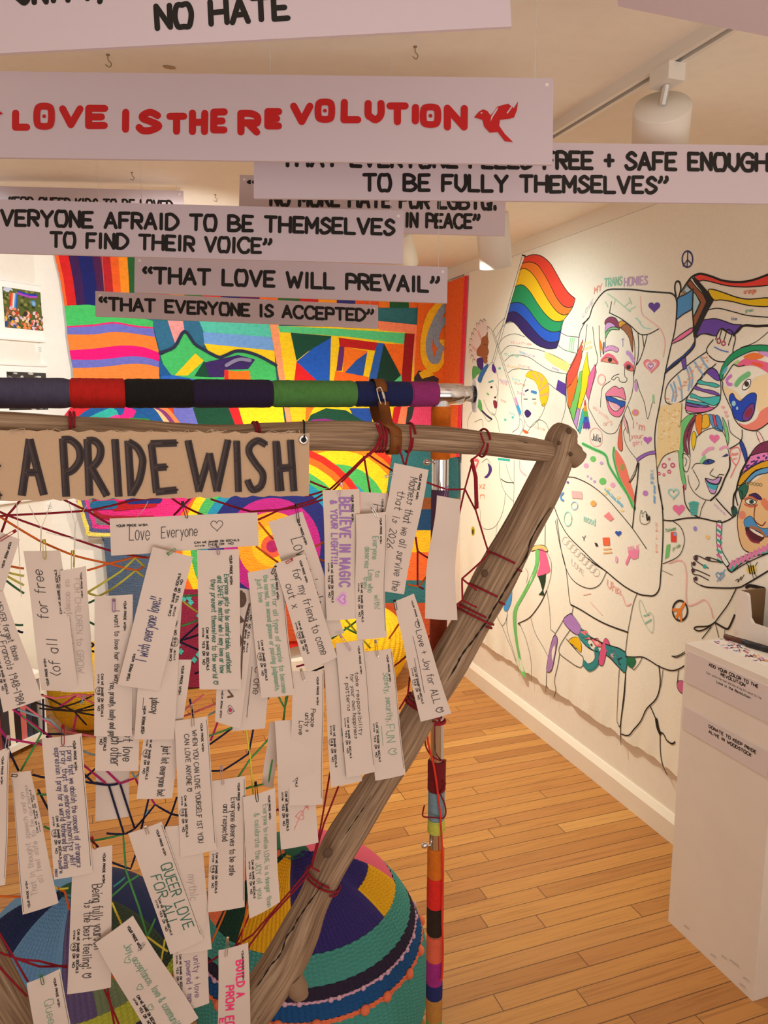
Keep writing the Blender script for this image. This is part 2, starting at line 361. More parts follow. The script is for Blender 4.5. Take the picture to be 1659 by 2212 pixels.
# second, uncoloured flag behind
for s in ('385,800 430,740 480,690', '410,850 450,780 490,735 545,722', '430,900 480,840 560,815 640,840', '450,975 490,925 540,908 640,925 720,935 790,955 900,1000 1010,1065', '480,1035 530,990 600,985 680,1005 760,1060 850,1110 970,1135', '510,1125 550,1098 620,1095 700,1105', '830,1210 900,1265 970,1312', '920,800 980,832 1070,842', '905,905 960,945 1050,970', '940,700 920,800 905,905', '975,1130 960,1250 965,1400 930,1530'): ln(Z5, s, .0045)
pg(Z5, '800,955 900,1002 1000,1055 975,1120 880,1072 800,1008', '#f0e08a', 0); pg(Z5, '905,1180 970,1215 968,1310 930,1290 890,1255', '#5b35a0', 0)
for x in (1005, 1020, 1035): ln(Z5, f'{x},850 {x-12},955', .007, '#8fe0a0', 0)
for x, y, x1, c in ((530, 890, 690, '#f4b4b0'), (480, 985, 590, '#9fd8c0'), (600, 965, 640, '#a5c8f0'), (640, 985, 720, '#d8bce6'), (500, 1080, 600, '#f2c98c'), (590, 1075, 680, '#f4b4b0'), (860, 1095, 910, '#c8b0e0'), (440, 1190, 500, '#c8b0e0'), (540, 1180, 600, '#a5e0d8'), (560, 1215, 640, '#f3a58c'), (580, 1290, 640, '#f4a0c0'), (450, 1210, 500, '#f4b4b0'), (450, 1350, 490, '#f4b4b0'), (515, 1450, 560, '#a5d8e0'), (720, 1570, 800, '#f4c0a0')): tx(Z5, 'oune', x, y, x1, y+20, 26, c, .005)
for x, y in ((440, 1090), (485, 1500), (545, 1480)): ds(Z5, x, y, 10, '#58c8c8')
# crowd at the left end
pg(Z5, '352,780 322,705 292,713 265,735 240,785 215,835 205,900 212,975 235,1025 262,1030 262,985 290,900 330,830', '#f1dedd')
for x, y in ((350, 765), (318, 705), (292, 712), (265, 735), (243, 780), (225, 815), (212, 860), (205, 905), (210, 950), (220, 990), (235, 1022)): ln(Z5, f'{x-9},{y+20} {x-6},{y-8} {x+12},{y+6}', .006)
ln(Z5, '270,800 300,870', .02, '#eab5b0', 0); ln(Z5, '225,920 270,960', .02, '#f0bcb8', 0)
pg(Z5, '345,800 330,830 300,850 290,900 262,940 262,985 300,1000 318,1048 343,1042 340,1000 354,960 345,920 352,880 345,840', '#a8623a', 1, .003); ln(Z5, '318,900 335,905', .005); ln(Z5, '330,1010 345,1005', .005, '#7a2a2a')
pg(Z5, '258,1020 300,1003 312,1040 303,1120 268,1085', '#4a2a80'); pg(Z5, '228,1075 268,1082 300,1122 255,1150 235,1215 222,1150', '#5fae62'); pg(Z5, '235,1340 290,1345 302,1440 262,1395', '#5fae62')
pg(Z5, '265,1180 300,1100 345,1052 348,1080 312,1150 290,1205', '#2f6fb8'); pg(Z5, '385,1052 410,1090 406,1130 380,1105', '#5a2a90')
for s in ('290,1200 330,1110 380,1042 402,1080 420,1130 430,1200 427,1300 420,1380 400,1462 350,1425 312,1340', '300,1435 345,1510 378,1498', '190,1600 185,1520 205,1460 235,1420', '240,1520 300,1500 310,1600', '380,1440 420,1500 440,1600', '600,1490 622,1520 625,1600', '660,1600 710,1530 760,1500 810,1530 835,1590', '540,1600 590,1560 600,1490'): ln(Z5, s, .004)
ln(Z5, '300,1428 340,1468 378,1495', .014, '#23284a'); pg(Z5, '390,1350 418,1355 420,1400 400,1405', '#8a2440', 1, .003); ds(Z5, 375, 1240, 9, '#222222'); ds(Z5, 405, 1322, 8, '#222222'); ln(Z5, '355,1200 390,1190', .01, '#3aa8b0', 0); ln(Z5, '340,1290 355,1300', .012, '#7ac890', 0); ln(Z5, '410,1215 425,1280 412,1320', .0035)
pg(Z5, '648,1150 680,1112 740,1118 792,1150 826,1210 832,1290 810,1375 782,1392 762,1330 750,1250 720,1190 680,1168', '#f2cf1c', 1, .0035, '#b08010')
for s in ('700,1130 740,1180', '740,1125 775,1190', '790,1160 765,1230', '820,1220 760,1270', '830,1290 765,1310'): ln(Z5, s, .013, '#f3b27c', 0)
for s in ('650,1170 622,1260 615,1340 622,1430 642,1510 682,1560 740,1512 790,1430 800,1370 775,1390', '640,1510 630,1570 600,1620', '745,1515 750,1570'): ln(Z5, s, .004)
ln(Z5, '695,1275 732,1285', .016, '#3a8ad0', 0); ln(Z5, '645,1272 668,1262', .01, '#3a2a80', 0); ln(Z5, '632,1335 662,1335', .006, cv=0); ln(Z5, '700,1335 730,1335', .006, cv=0)
pg(Z5, '640,1438 662,1420 692,1450 665,1482 645,1465', '#3a1670', 1, .003); ds(Z5, 722, 1368, 12, '#f6c8b0'); pg(Z5, '630,1575 672,1600 655,1612 632,1598', '#e8642a')
ln(Z5, '372,770 600,1480', .004, cv=0); ln(Z5, '392,800 615,1470', .004, cv=0); pg(Z5, '555,1325 575,1318 592,1378 572,1388', '#e8a8d8', 0); pg(Z5, '572,1388 592,1378 614,1440 600,1468', '#3aa0e0', 0)
for s in ('440,1830 440,1940 470,2050 510,2110 552,2150', '555,1820 555,2010 552,2200', '490,1850 520,1950 552,2010', '300,1840 340,1812 370,1860 377,1910 342,1962 315,1955'): ln(Z5, s, .004)
ln(Z5, '450,1970 490,1995 552,2002', .008); pg(Z5, '345,1845 372,1870 376,1912 342,1962 318,1958 345,1930 355,1890', '#4a2a80'); ln(Z5, '430,1812 520,1822', .014, '#2fb8b0', 0); ln(Z5, '600,1830 605,1900 652,1945', .012, '#f6b8b8'); ln(Z5, '235,1820 270,1830 240,1900', .02, '#f07a80')
tx(Z5, 'xz', 280, 2050, 325, 2050, 50, '#f29a80', .008); tx(Z5, 'n', 285, 2130, 320, 2130, 50, '#f29a80', .008)
ln(Z7, '225,230 245,330 250,420 290,453 350,430 400,330 418,200', .003, '#666666'); ln(Z7, '365,400 350,500', .003, '#888888'); ds(Z7, 195, 465, 13, '#c8b81c', 32); ds(Z7, 195, 470, 6, '#3a3a10', 20)
# main figure, hair strips and face
for s, c in (('1105,860 1060,960 1010,1060 975,1150 975,1250 1012,1215 1060,1130 1095,1000', '#ea5440'), ('975,1250 990,1400 1010,1430 1030,1350 1060,1200 1060,1130 1012,1210', '#f07828'), ('1030,1520 1000,1422 1050,1250 1080,1120 1100,1110 1090,1250 1060,1385', '#7ccf6a'), ('1060,1402 1090,1250 1100,1110 1138,960 1146,1060 1160,1130 1130,1275 1080,1420', '#f4e010'), ('1030,1522 1060,1402 1082,1420 1055,1572', '#c79be0'), ('1130,1300 1150,1150 1200,1060 1212,1120 1180,1225 1150,1345', '#ee70a8'), ('1065,1582 1100,1420 1116,1400 1112,1500 1080,1612', '#35c0c8')): pg(Z5, s, c, 0, .0035)
for i, c in enumerate(['#d83a3a', '#f0a020', '#58b858', '#3070d0', '#7040b0']): pg(Z5, f'{1118-i*2},{1340+i*45} {1124+i*8},{1340+i*45} {1132+i*8},{1390+i*45} {1112-i*2},{1390+i*45}', c, 0)
for s in ('1105,1570 1125,1480', '1130,1580 1128,1480', '1150,1580 1135,1480'): ln(Z5, s, .004, '#4a3a9a', 0)
for s in ('1145,690 1100,760 1075,830 1060,960 1020,1060 980,1130 970,1220 975,1350 1000,1430 1030,1520 1068,1592',): ln(Z5, s, .007)
ln(Z6, '0,735 50,688 80,600 140,510 200,465 300,460 400,463 520,478 640,487 710,495 745,540 748,640 735,780 700,930 660,1110 640,1230 610,1400 580,1560 575,1700 590,1850 600,2000 620,2120 640,2212', .0105)
for s in ('230,560 215,640 222,652 300,692 380,750 430,798 470,822 532,815 612,772', '440,810 446,900 440,1000 420,1080 405,1150', '515,820 490,920 460,1010 430,1062', '475,825 488,920'): ln(Z6, s, .007)
for s, c in (('183,705 220,680 260,690 285,730 292,778 240,760 180,742', '#8a2f5a'), ('183,742 215,722 262,757 200,792 180,812', '#cf9fe0'), ('184,802 215,768 265,762 292,783 230,782 196,822 182,852', '#7cc888'), ('290,722 320,712 347,735 302,767 288,747', '#e0a020'), ('302,767 347,735 388,772 400,860 396,962 370,850 330,792', '#a2643a')): pg(Z6, s, c, 1, .004)
pg(Z6, '130,840 153,900 160,955 136,935', '#f0841c', 0); pg(Z6, '140,930 158,950 150,970', '#f0d820', 0); ln(Z6, '168,890 165,970', .012, '#2a6aa0', 0); ln(Z6, '0,940 70,920', .012, '#f6dca8', 0); ln(Z6, '0,900 60,880', .012, '#f8e4b0', 0)
for s in ('385,790 410,870 415,1000 405,1120 405,1200 390,1300 350,1400 310,1500 270,1590 230,1612 180,1600 120,1540 70,1450 45,1390 60,1290 90,1170 105,1060', '130,750 135,900 145,1000', '80,760 95,900 120,1010 105,1070', '180,800 182,930', '290,1135 250,1150 228,1175 250,1182 268,1160 288,1165 292,1190 320,1202 347,1195 352,1170 335,1150 335,1070', '222,1190 160,1240 146,1320 142,1400', '35,740 20,880 0,960'): ln(Z6, s, .0045)
ln(Z6, '178,942 220,925 275,945', .021, '#dca0d8'); ln(Z6, '178,962 220,945 270,962 288,942 270,922 220,908 182,928', .003); ln(Z6, '355,965 380,985 405,1030', .02, '#c79be0')
ln(Z6, '150,1028 195,985 240,1000 275,1048', .016, '#ee6a8a'); pg(Z6, '155,1030 195,1003 245,1018 272,1050 210,1045', '#f08a70', 1, .003); ds(Z6, 218, 1024, 17, '#1c1626')
ln(Z6, '333,1065 362,1045 405,1085', .014, '#ee6a8a'); pg(Z6, '338,1072 370,1060 405,1095 395,1112 350,1100', '#f0705a', 1, .003); ds(Z6, 366, 1082, 18, '#1c1640'); ln(Z6, '320,850 320,915', .003, '#7a80c8', 0); ln(Z6, '310,862 330,860', .003, '#7a80c8', 0)
pg(Z6, '185,1290 230,1245 262,1232 290,1250 320,1245 335,1290 340,1342 300,1322 240,1312 190,1312', '#f088ac', 1, .004); pg(Z6, '182,1300 215,1390 262,1432 310,1402 338,1385 320,1440 290,1476 240,1466 205,1420', '#f27eaa', 1, .004); pg(Z6, '190,1312 250,1325 290,1345 338,1355 330,1388 302,1402 262,1368 200,1350', '#1a5ac0', 1, .004); pg(Z6, '205,1352 262,1370 300,1402 262,1415 225,1385', '#f5b8cc')
for s in ('412,1200 430,1182 450,1260 490,1360 510,1470 520,1490 535,1440 550,1380 562,1350 572,1370', '360,1390 402,1505', '330,1450 340,1560 325,1600 340,1680 372,1742 430,1815', '335,1480 360,1540 378,1672'): ln(Z6, s, .004)
pg(Z6, '330,1470 352,1530 362,1610 340,1560 328,1520', '#f6b8c8', 1, .003); pg(Z6, '322,1470 310,1560 318,1740 282,1720 290,1600', '#ee6a50', 1, .004); ds(Z6, 425, 1235, 14, '#d0a0e0', 42); ds(Z6, 562, 1330, 10, '#9fd8a8', 34); ds(Z6, 420, 1442, 27, '#f0a040'); ds(Z6, 420, 1442, 20, '#e090d0')
ht(Z6, 570, 600, 95, '#5b35a0'); ht(Z6, 548, 1065, 130, '#f08090'); ht(Z6, 548, 1065, 96, '#fbe8e4'); ht(Z6, 545, 1068, 90, '#f0a0b0', .006); ht(Z6, 543, 1072, 46, '#b080d0', .005); ht(Z6, 518, 1660, 70, '#c070d0')
tx(Z6, "I'm", 395, 1570, 490, 1590, 60, '#f3a0a0', .007); tx(Z6, 'your', 385, 1650, 480, 1650, 40, '#f4a8a8', .009); tx(Z6, 'girl', 400, 1700, 470, 1700, 36, '#f4b0c0', .008)
pg(Z6, '430,1810 480,1775 530,1755 577,1748 577,1772 520,1782 470,1810 440,1832', '#9a6ad0', 1, .003); tx(Z6, 'Julia', 72, 1660, 140, 1680, 55, '#2a2a50', .008); ln(Z6, '60,1600 100,1565 150,1600 150,1690 100,1712 62,1670', .004, '#f4b4b4', close=True)
ln(Z6, '105,1400 170,1470 230,1530', .01, '#fadcd4'); tx(Z6, 'so much', 80, 1410, 200, 1500, 34, '#f8d0c8', .004); tx(Z6, 'art?', 165, 1550, 240, 1540, 40, '#f8c8c0', .004); ds(Z6, 150, 1180, 30, '#f8b8b8', 40, .006)
pg(Z6, '258,1740 290,1770 340,1860 380,2000 415,2120 415,2230 370,2110 300,1980 265,1850', '#f4806c'); ds(Z6, 318, 1880, 17, '#9aa860', 28)
for s in ('0,1690 80,1730 180,1780 212,1870 300,2010 380,2130 412,2212', '250,1725 246,1800 290,1960 360,2100 398,2190'): ln(Z6, s, .016, '#5ecf78'); ln(Z6, s, .0035)
for x, y, r, c in ((83, 1812, 23, '#72cf72'), (160, 1990, 28, '#6ecb6c'), (28, 1865, 20, '#f0b0dc'), (240, 2020, 20, '#f2b0d8'), (150, 1845, 14, '#c8b0e0'), (40, 1950, 9, '#c0b0e8'), (66, 1968, 10, '#c0b0e8'), (95, 1992, 12, '#c0b0e8'), (500, 2085, 22, '#c48ad8')): ds(Z6, x, y, r, c)
ln(Z7, '1095,180 1150,240 1215,295', .006, '#7ac8e8'); tx(Z7, 'Love Your Neigh', 1100, 190, 1220, 305, 24, '#7ac8e8', .003)
for x, y in ((1120, 180), (1190, 235), (1215, 325), (1100, 210)): ds(Z7, x, y, 14, '#f8e4a0', 9)
for s in ('440,1838 440,1960 415,2120 420,2212', '435,1850 420,1930 378,2000'): ln(Z6, s, .008)
tx(Z6, 'MY', 92, 500, 150, 470, 55, '#f3a090', .006); tx(Z6, 'TRANS', 172, 445, 310, 430, 72, '#8fd4bc', .007); tx(Z6, 'HOMIES', 330, 440, 512, 425, 72, '#c8a8d8', .006); tx(Z6, 'LOVE', 0, 690, 80, 575, 40, '#e0d0e8', .003)
for s in ('200,500 260,540 330,600 380,640', '260,540 250,580', '330,600 380,560', '360,630 420,600', '180,560 200,600', '420,690 460,720', '370,530 390,580'): ln(Z6, s, .005, '#b8dfc4')
ln(Z6, '460,520 470,650 520,700 600,760 640,820 655,900 640,1000', .005, '#f8c8c4'); ln(Z6, '430,690 480,760 540,775', .005, '#a8e0dc')
ds(Z6, 835, 221, 42, '#3a3a78', 64, .0055); ln(Z6, '838,158 832,285', .0055, '#3a3a78', 0); ln(Z6, '835,225 800,275', .005, '#3a3a78', 0); ln(Z6, '835,225 872,262', .005, '#3a3a78', 0)
# progress flag
for s, c in (('890,362 950,340 1030,362 1110,392 1200,404 1290,402 1380,382 1500,335 1500,418 1380,438 1270,442 1150,432 1040,405 960,388 930,396', '#f0443c'), ('1000,470 1040,462 1130,490 1230,525 1330,540 1500,530 1500,595 1330,590 1200,560 1100,545 1045,545', '#f0cc08'), ('950,720 1000,700 1060,695 1130,715 1200,740 1275,750 1205,822 1130,790 1100,775 1060,832 1000,815 940,820 905,842', '#6a45b8')): pg(Z6, s, c, 1, .0055)
pg(Z6, '775,530 800,480 835,515 790,545', '#e0a030', 0, .004); pg(Z6, '805,470 830,430 870,470 880,510 850,505', '#b8d8e8', 0, .004); pg(Z6, '830,415 860,388 900,440 960,500 988,560 950,640 905,740 880,775 880,690 920,620 942,565 900,500 850,440', '#9a5a38', 0, .005); pg(Z6, '880,480 902,500 936,565 902,640 880,685 872,600', '#b4dae6', 0, .005); pg(Z6, '868,365 905,372 1000,480 1048,545 1005,620 960,710 905,835 884,842 878,785 930,680 992,560 950,480 890,405', '#14100e', 0)
pg(Z6, '755,530 820,500 882,460 880,560 868,622 800,660 750,700 755,600', '#4a98dc', 0, .007); pg(Z6, '718,872 780,822 860,770 884,768 872,802 790,860 708,897', '#f27ab0', 0, .006); pg(Z6, '663,1105 720,1050 800,990 860,930 892,875 890,912 840,970 760,1050 655,1132', '#1b50cc', 0, .006)
for s in ('882,460 876,620 890,800 895,870 880,930 800,1010 720,1070 655,1132', '745,520 734,450 745,402 772,405 782,460 762,532', '785,480 850,382 900,345 950,338 1030,360 1110,390 1200,402 1290,400 1380,380 1500,335'): ln(Z6, s, .0125)
for s in ('1000,625 1080,612 1200,640 1320,670 1500,685',): ln(Z6, s, .006)
tx(Z6, 'orange', 1285, 500, 1380, 490, 40, '#ee7a50', .005); tx(Z6, 'green', 1298, 645, 1358, 640, 30, '#6ab890', .004); tx(Z6, 'blue', 1185, 708, 1228, 708, 28, '#5a70c0', .004)
# raised fist, sleeve
for s in ('1060,860 1080,800 1112,770 1140,790 1162,780 1196,802 1217,850 1200,930 1190,1000 1140,1036 1062,1030 1000,980 990,930 1040,862', '1110,775 1090,850', '1150,785 1125,872', '1196,805 1162,905', '905,838 960,815 1040,830', '985,960 880,1032 760,1130 690,1200 660,1270 660,1350 700,1376 760,1366 830,1320 900,1230 980,1130 1062,1055'): ln(Z6, s, .007)
ln(Z6, '1205,828 1250,770 1300,748 1380,755 1440,752 1500,750', .014); ln(Z6, '1260,925 1380,880 1500,780', .004); ds(Z6, 1085, 872, 14, '#a03048', 20, .006); ds(Z6, 1122, 892, 14, '#b04058', 16, .006); ln(Z6, '1050,920 1100,945 1160,960', .005, '#5a80c8')
for s in ('700,1220 722,1280 712,1350', '725,1200 745,1280 735,1350', '760,1150 782,1230 792,1335', '830,1090 852,1180 842,1265', '850,1080 875,1160 865,1240', '890,1040 930,1100 962,1150', '940,1000 975,1060 1000,1090'): ln(Z6, s, .008, '#8ab8e8')
for i in range(46):
    t = random.random(); x = 690+t*300+random.uniform(-25, 40); y = 1330-t*330+random.uniform(-45, 45); ds(Z6, x, y, random.uniform(4, 8), '#f2aa88')
pg(Z6, '785,1022 820,1000 827,1090 803,1102', '#6a45b8', 0, .004)
# head with green hair and blue moustache
pg(Z6, '1090,1170 1110,1080 1170,990 1260,930 1370,905 1500,912 1500,962 1370,950 1270,985 1180,1040 1130,1110 1112,1182', '#0f9c6a', 1, .004); pg(Z6, '1230,1062 1300,1010 1400,1025 1500,1060 1500,1135 1400,1080 1330,1066 1250,1078', '#f06a98'); pg(Z6, '1280,1000 1360,965 1442,985 1420,1012 1340,1022', '#f2803a'); pg(Z6, '1340,1040 1420,1050 1440,1080 1380,1070', '#f0603a'); pg(Z6, '1400,955 1500,965 1500,1002 1430,985', '#d8a0e0'); pg(Z6, '1118,1112 1152,1072 1145,1110 1118,1140', '#58b8e0'); pg(Z6, '1200,1050 1245,1022 1240,1055 1210,1062', '#b0d890')
pg(Z6, '1120,1240 1180,1252 1250,1300 1262,1342 1310,1302 1340,1230 1370,1170 1430,1148 1500,1150 1500,1400 1400,1432 1385,1300 1330,1292 1250,1350 1200,1300 1160,1320', '#f4dcb0'); pg(Z6, '1245,1525 1300,1540 1380,1500 1420,1430 1500,1395 1500,1510 1400,1572 1340,1582 1270,1560', '#f2897a')
pg(Z6, '1175,1300 1200,1290 1222,1330 1262,1352 1300,1312 1350,1285 1387,1300 1378,1370 1366,1440 1330,1502 1260,1512 1200,1472 1190,1400 1168,1342', '#1446c4', 1, .003); pg(Z6, '1275,1462 1310,1402 1350,1370 1370,1390 1360,1450 1322,1506 1280,1502', '#7a3a9a', 1, .004); pg(Z6, '1290,1452 1340,1400 1355,1440 1318,1482', '#8a2a4a'); ds(Z6, 1205, 1370, 16, '#a0d8e8', 22); ds(Z6, 1232, 1408, 9, '#a0d8e8', 14)
for s in ('1090,1170 1115,1200 1118,1260 1150,1340 1187,1420 1215,1500 1270,1560 1340,1585 1400,1580 1500,1510', '1120,1180 1160,1120 1200,1062 1240,1075 1290,1066'): ln(Z6, s, .006)
ln(Z6, '1225,1218 1260,1175 1322,1135', .022, '#74c88a', taper=None) if False else ln(Z6, '1225,1218 1260,1175 1322,1135', .02, '#74c88a'); pg(Z6, '1272,1245 1300,1190 1338,1180 1330,1232 1290,1262', '#ffffff', 1, .004); ds(Z6, 1308, 1215, 19, '#3a2a2a', 22); ln(Z6, '1182,1150 1150,1180 1160,1215 1185,1218', .012, '#d07ad8')
# head with striped bun
for s, c in (('988,1120 1030,1090 1072,1112 1092,1182 1060,1182 1010,1142', '#6a45b8'), ('925,1180 980,1200 1040,1205 1092,1228 1060,1242 1000,1226 918,1212', '#40c0c0'), ('900,1230 960,1255 1030,1265 1082,1290 1087,1308 1020,1292 940,1270 888,1252', '#7a50b8'), ('870,1290 940,1320 1020,1320 1092,1310 1096,1348 1050,1387 980,1365 900,1330 858,1322', '#40c4c4'), ('828,1340 900,1352 1000,1372 980,1388 895,1372 830,1358', '#40b8c8'), ('828,1362 900,1380 1010,1392 980,1402 895,1398 828,1382', '#7a55c0'), ('825,1390 900,1402 980,1398 1052,1402 1000,1432 900,1442 825,1424', '#e070b0')): pg(Z6, s, c, 1, .003)
ln(Z6, '985,1112 1032,1085 1080,1130 1102,1220 1097,1330 1070,1390 1000,1432 880,1452 825,1432 828,1340 880,1250 930,1180', .006, close=True)
for s, c in (('800,1500 850,1460 892,1465 842,1560 812,1680 800,1850 822,1990 820,2055 790,1980 768,1830 763,1650 778,1540', '#70d080'), ('890,1465 906,1480 852,1560 826,1680 846,1775 810,1742 803,1650 828,1560', '#8a3458'), ('908,1480 875,1560 850,1680 860,1800 842,1700 840,1600', '#8a3458'), ('885,1590 907,1640 882,1745 868,1650', '#f0d018'), ('905,1470 952,1460 952,1560 930,1622 903,1560', '#f08420'), ('955,1470 1002,1460 1012,1542 970,1572 950,1560', '#f2c030'), ('1005,1465 1036,1465 1052,1532 1112,1542 1112,1592 1040,1562', '#58a0e0'), ('1036,1465 1056,1470 1070,1542 1055,1552', '#e84a5a'), ('1060,1465 1092,1480 1117,1560 1112,1592 1076,1556', '#4a90d8'), ('1115,1480 1152,1560 1166,1650 1155,1702 1138,1620', '#80d890')): pg(Z6, s, c, 1, .003)
pg(Z6, '795,2030 820,2010 810,2080', '#f05a90', 0)
for s in ('905,1642 950,1600 1000,1575 1060,1565 1110,1590 1140,1640 1157,1720 1172,1800', '795,1810 800,1770 832,1780 857,1820 842,1900 820,1915 800,1880', '815,1800 830,1830 815,1870', '840,1940 850,2010 890,2080 960,2130 1020,2142', '1042,1890 1015,1930 1040,1950 1072,1957 1092,1935 1127,1940', '870,1890 900,1850 960,1848', '880,1900 930,2000 900,2060'): ln(Z6, s, .0045)
ln(Z6, '1172,1800 1172,1880 1132,1970 1087,2075 1020,2142', .011); ht(Z6, 1050, 1648, 82, '#ee7cb4'); pg(Z6, '935,1832 970,1780 982,1815 952,1848', '#8ad8a0'); pg(Z6, '958,1847 1000,1815 1052,1830 1010,1852', '#3050b0', 1, .004); ds(Z6, 1000, 1832, 10, '#101830'); pg(Z6, '1108,1795 1150,1768 1165,1782 1140,1795', '#2a3a80', 0); ln(Z6, '958,1775 1000,1735 1040,1725', .013, '#f0a8d0'); ln(Z6, '1095,1735 1130,1715 1157,1722', .01, '#f0a8d0')
pg(Z6, '978,1968 1040,1980 1075,1962 1107,1958 1085,2002 1062,2070 1050,2088 1020,2082 1000,2040', '#c8a0e0', 1, .004); pg(Z6, '990,1992 1040,2012 1082,2015 1060,2058 1012,2042', '#40b8d0'); ln(Z6, '978,1968 1012,2002 1080,2012 1107,1958', .009)
pg(Z6, '620,1400 700,1380 792,1368 785,1500 770,1740 700,1760 640,1800 598,1885 590,1750 600,1560', '#f2dca8')
for i in range(60): x = random.uniform(605, 775); y = random.uniform(1410, 1740); ds(Z6, x, y, random.uniform(5, 9), random.choice(('#ecc888', '#f8ecd0', '#e8c078')))
ln(Z6, '792,1368 785,1500 775,1560', .004); ln(Z6, '598,1885 640,1800 700,1762 762,1745', .005)
for x, y, r in ((650, 1865, 16), (718, 1862, 15), (690, 1913, 12), (610, 1928, 10), (648, 1938, 9), (690, 1813, 8)): ds(Z6, x, y, r, '#d8508a', None, .006)
ht(Z6, 725, 2085, 84, '#a8dcd4', .006); ln(Z6, '1182,1740 1240,1720 1256,1780 1225,1860 1182,1800', .004, '#f07a80', close=True); ln(Z6, '1225,1860 1180,1960', .004, '#f07a80'); tx(Z6, 'Rock', 1188, 1790, 1240, 1780, 26, '#f08080', .004); tx(Z6, 'on', 1200, 1820, 1230, 1815, 22, '#f08080', .004)
pg(Z6, '1260,1660 1287,1700 1312,1780 1302,1842 1285,1790 1255,1702', '#2448b0', 1, .004); ln(Z6, '1272,1580 1262,1670 1172,1730', .006); ln(Z6, '1160,1500 1180,1600 1260,1660', .004)
for x, y in ((1120, 1400), (1140, 1440), (1150, 1470)): ht(Z6, x, y, 30, '#f6b0b8')
ln(Z6, '1390,1605 1400,1650 1440,1690', .004, '#e08a80'); pg(Z6, '1385,1605 1410,1600 1450,1680 1420,1690', '#fbdcd8', 1, .003)
# hat and man with blue moustache
pg(Z6, '1340,1780 1400,1700 1500,1670 1500,1765 1400,1772', '#7a2a55', 1, .004); pg(Z6, '1253,1932 1300,1840 1340,1785 1500,1755 1500,1812 1380,1852 1300,1902', '#ea88c8', 1, .004)
for i in range(34): x = random.uniform(1275, 1470); y = 1905-(x-1255)*.48+random.uniform(-42, 30); ln(Z6, f'{x},{y} {x+9},{y-4}', .006, '#4a2a80', 0)
pg(Z6, '1240,2012 1270,1940 1380,1860 1500,1820 1500,1872 1380,1902 1300,1982 1258,2022', '#e0a818', 1, .004); pg(Z6, '1298,1992 1380,1910 1500,1875 1500,1915 1390,1942 1320,2002', '#58a4dc', 1, .004)
pg(Z8, '1112,20 1180,-40 1300,-60 1300,390 1230,432 1172,455 1100,430 1068,370 1060,250 1078,150 1095,70', '#ecc592'); pg(Z6, '1245,2042 1310,2000 1322,2050 1290,2122 1262,2132 1250,2082', '#1e6a58', 1, .004); pg(Z8, '1015,150 1042,138 1058,180 1030,205', '#1e5a50', 1, .003)
pg(Z8, '1135,62 1185,48 1226,85 1208,94 1160,68', '#3c1e66', 1, .003); pg(Z8, '1112,100 1150,85 1190,110 1160,128 1125,120', '#f4f0e4', 1, .004); ds(Z8, 1155, 107, 16, '#2f5a58'); ds(Z8, 1155, 107, 7, '#101010'); ln(Z8, '1110,125 1150,140 1192,130', .008, '#d86a58'); ln(Z8, '1108,90 1150,72 1195,98', .006, '#c85a50'); ds(Z8, 1092, 198, 24, '#e8907a', 30); ln(Z8, '1180,130 1172,200 1180,240 1225,270 1250,245', .005, '#7a3a22'); ln(Z8, '1240,110 1264,140', .03, '#e88868', 0)
pg(Z8, '1102,242 1120,215 1150,205 1172,230 1200,275 1250,290 1300,280 1300,350 1220,332 1170,297 1118,288', '#4a98dc', 1, .003); pg(Z8, '1118,282 1180,302 1242,342 1202,382 1150,367 1122,322', '#5a1a2e', 1, .005); pg(Z8, '1140,288 1180,302 1235,338 1222,345 1170,318', '#f6ece0'); ln(Z8, '1150,278 1210,300 1250,345', .01, '#b0704a'); ln(Z8, '1120,320 1155,372 1205,385', .009, '#8a2a4a')
for s in ('1080,30 1095,70 1060,200 1066,330 1100,430 1172,456 1230,430 1300,380',): ln(Z8, s, .006)
ln(Z6, '1340,1780 1270,1910 1237,2010 1227,2060 1205,2110 1200,2212', .012)
for x in range(5): ds(Z8, 1130+x*22, -20+x*3, 9, '#9a8a60', None, .004)
for s in ('1060,20 1045,60 1060,130', '1045,200 1000,230 950,250'): ln(Z8, s, .008)
pg(Z8, '918,250 952,250 942,380 956,450 1002,530 982,548 940,480 918,400', '#e8f4ee', 1, .005); pg(Z8, '988,550 1060,500 1150,460 1300,405 1300,450 1160,482 1060,548 1015,587', '#48b8a8', 1, .005)
for y in range(265, 520, 34): ln(Z8, f'922,{y} 946,{y+18}', .011, '#e070b0' if (y//34) % 2 else '#40b0a8', 0)
for x in range(1005, 1260, 30): ln(Z8, f'{x},{565-(x-990)*.48} {x+22},{520-(x-990)*.46}', .012, '#e88ac0', 0)
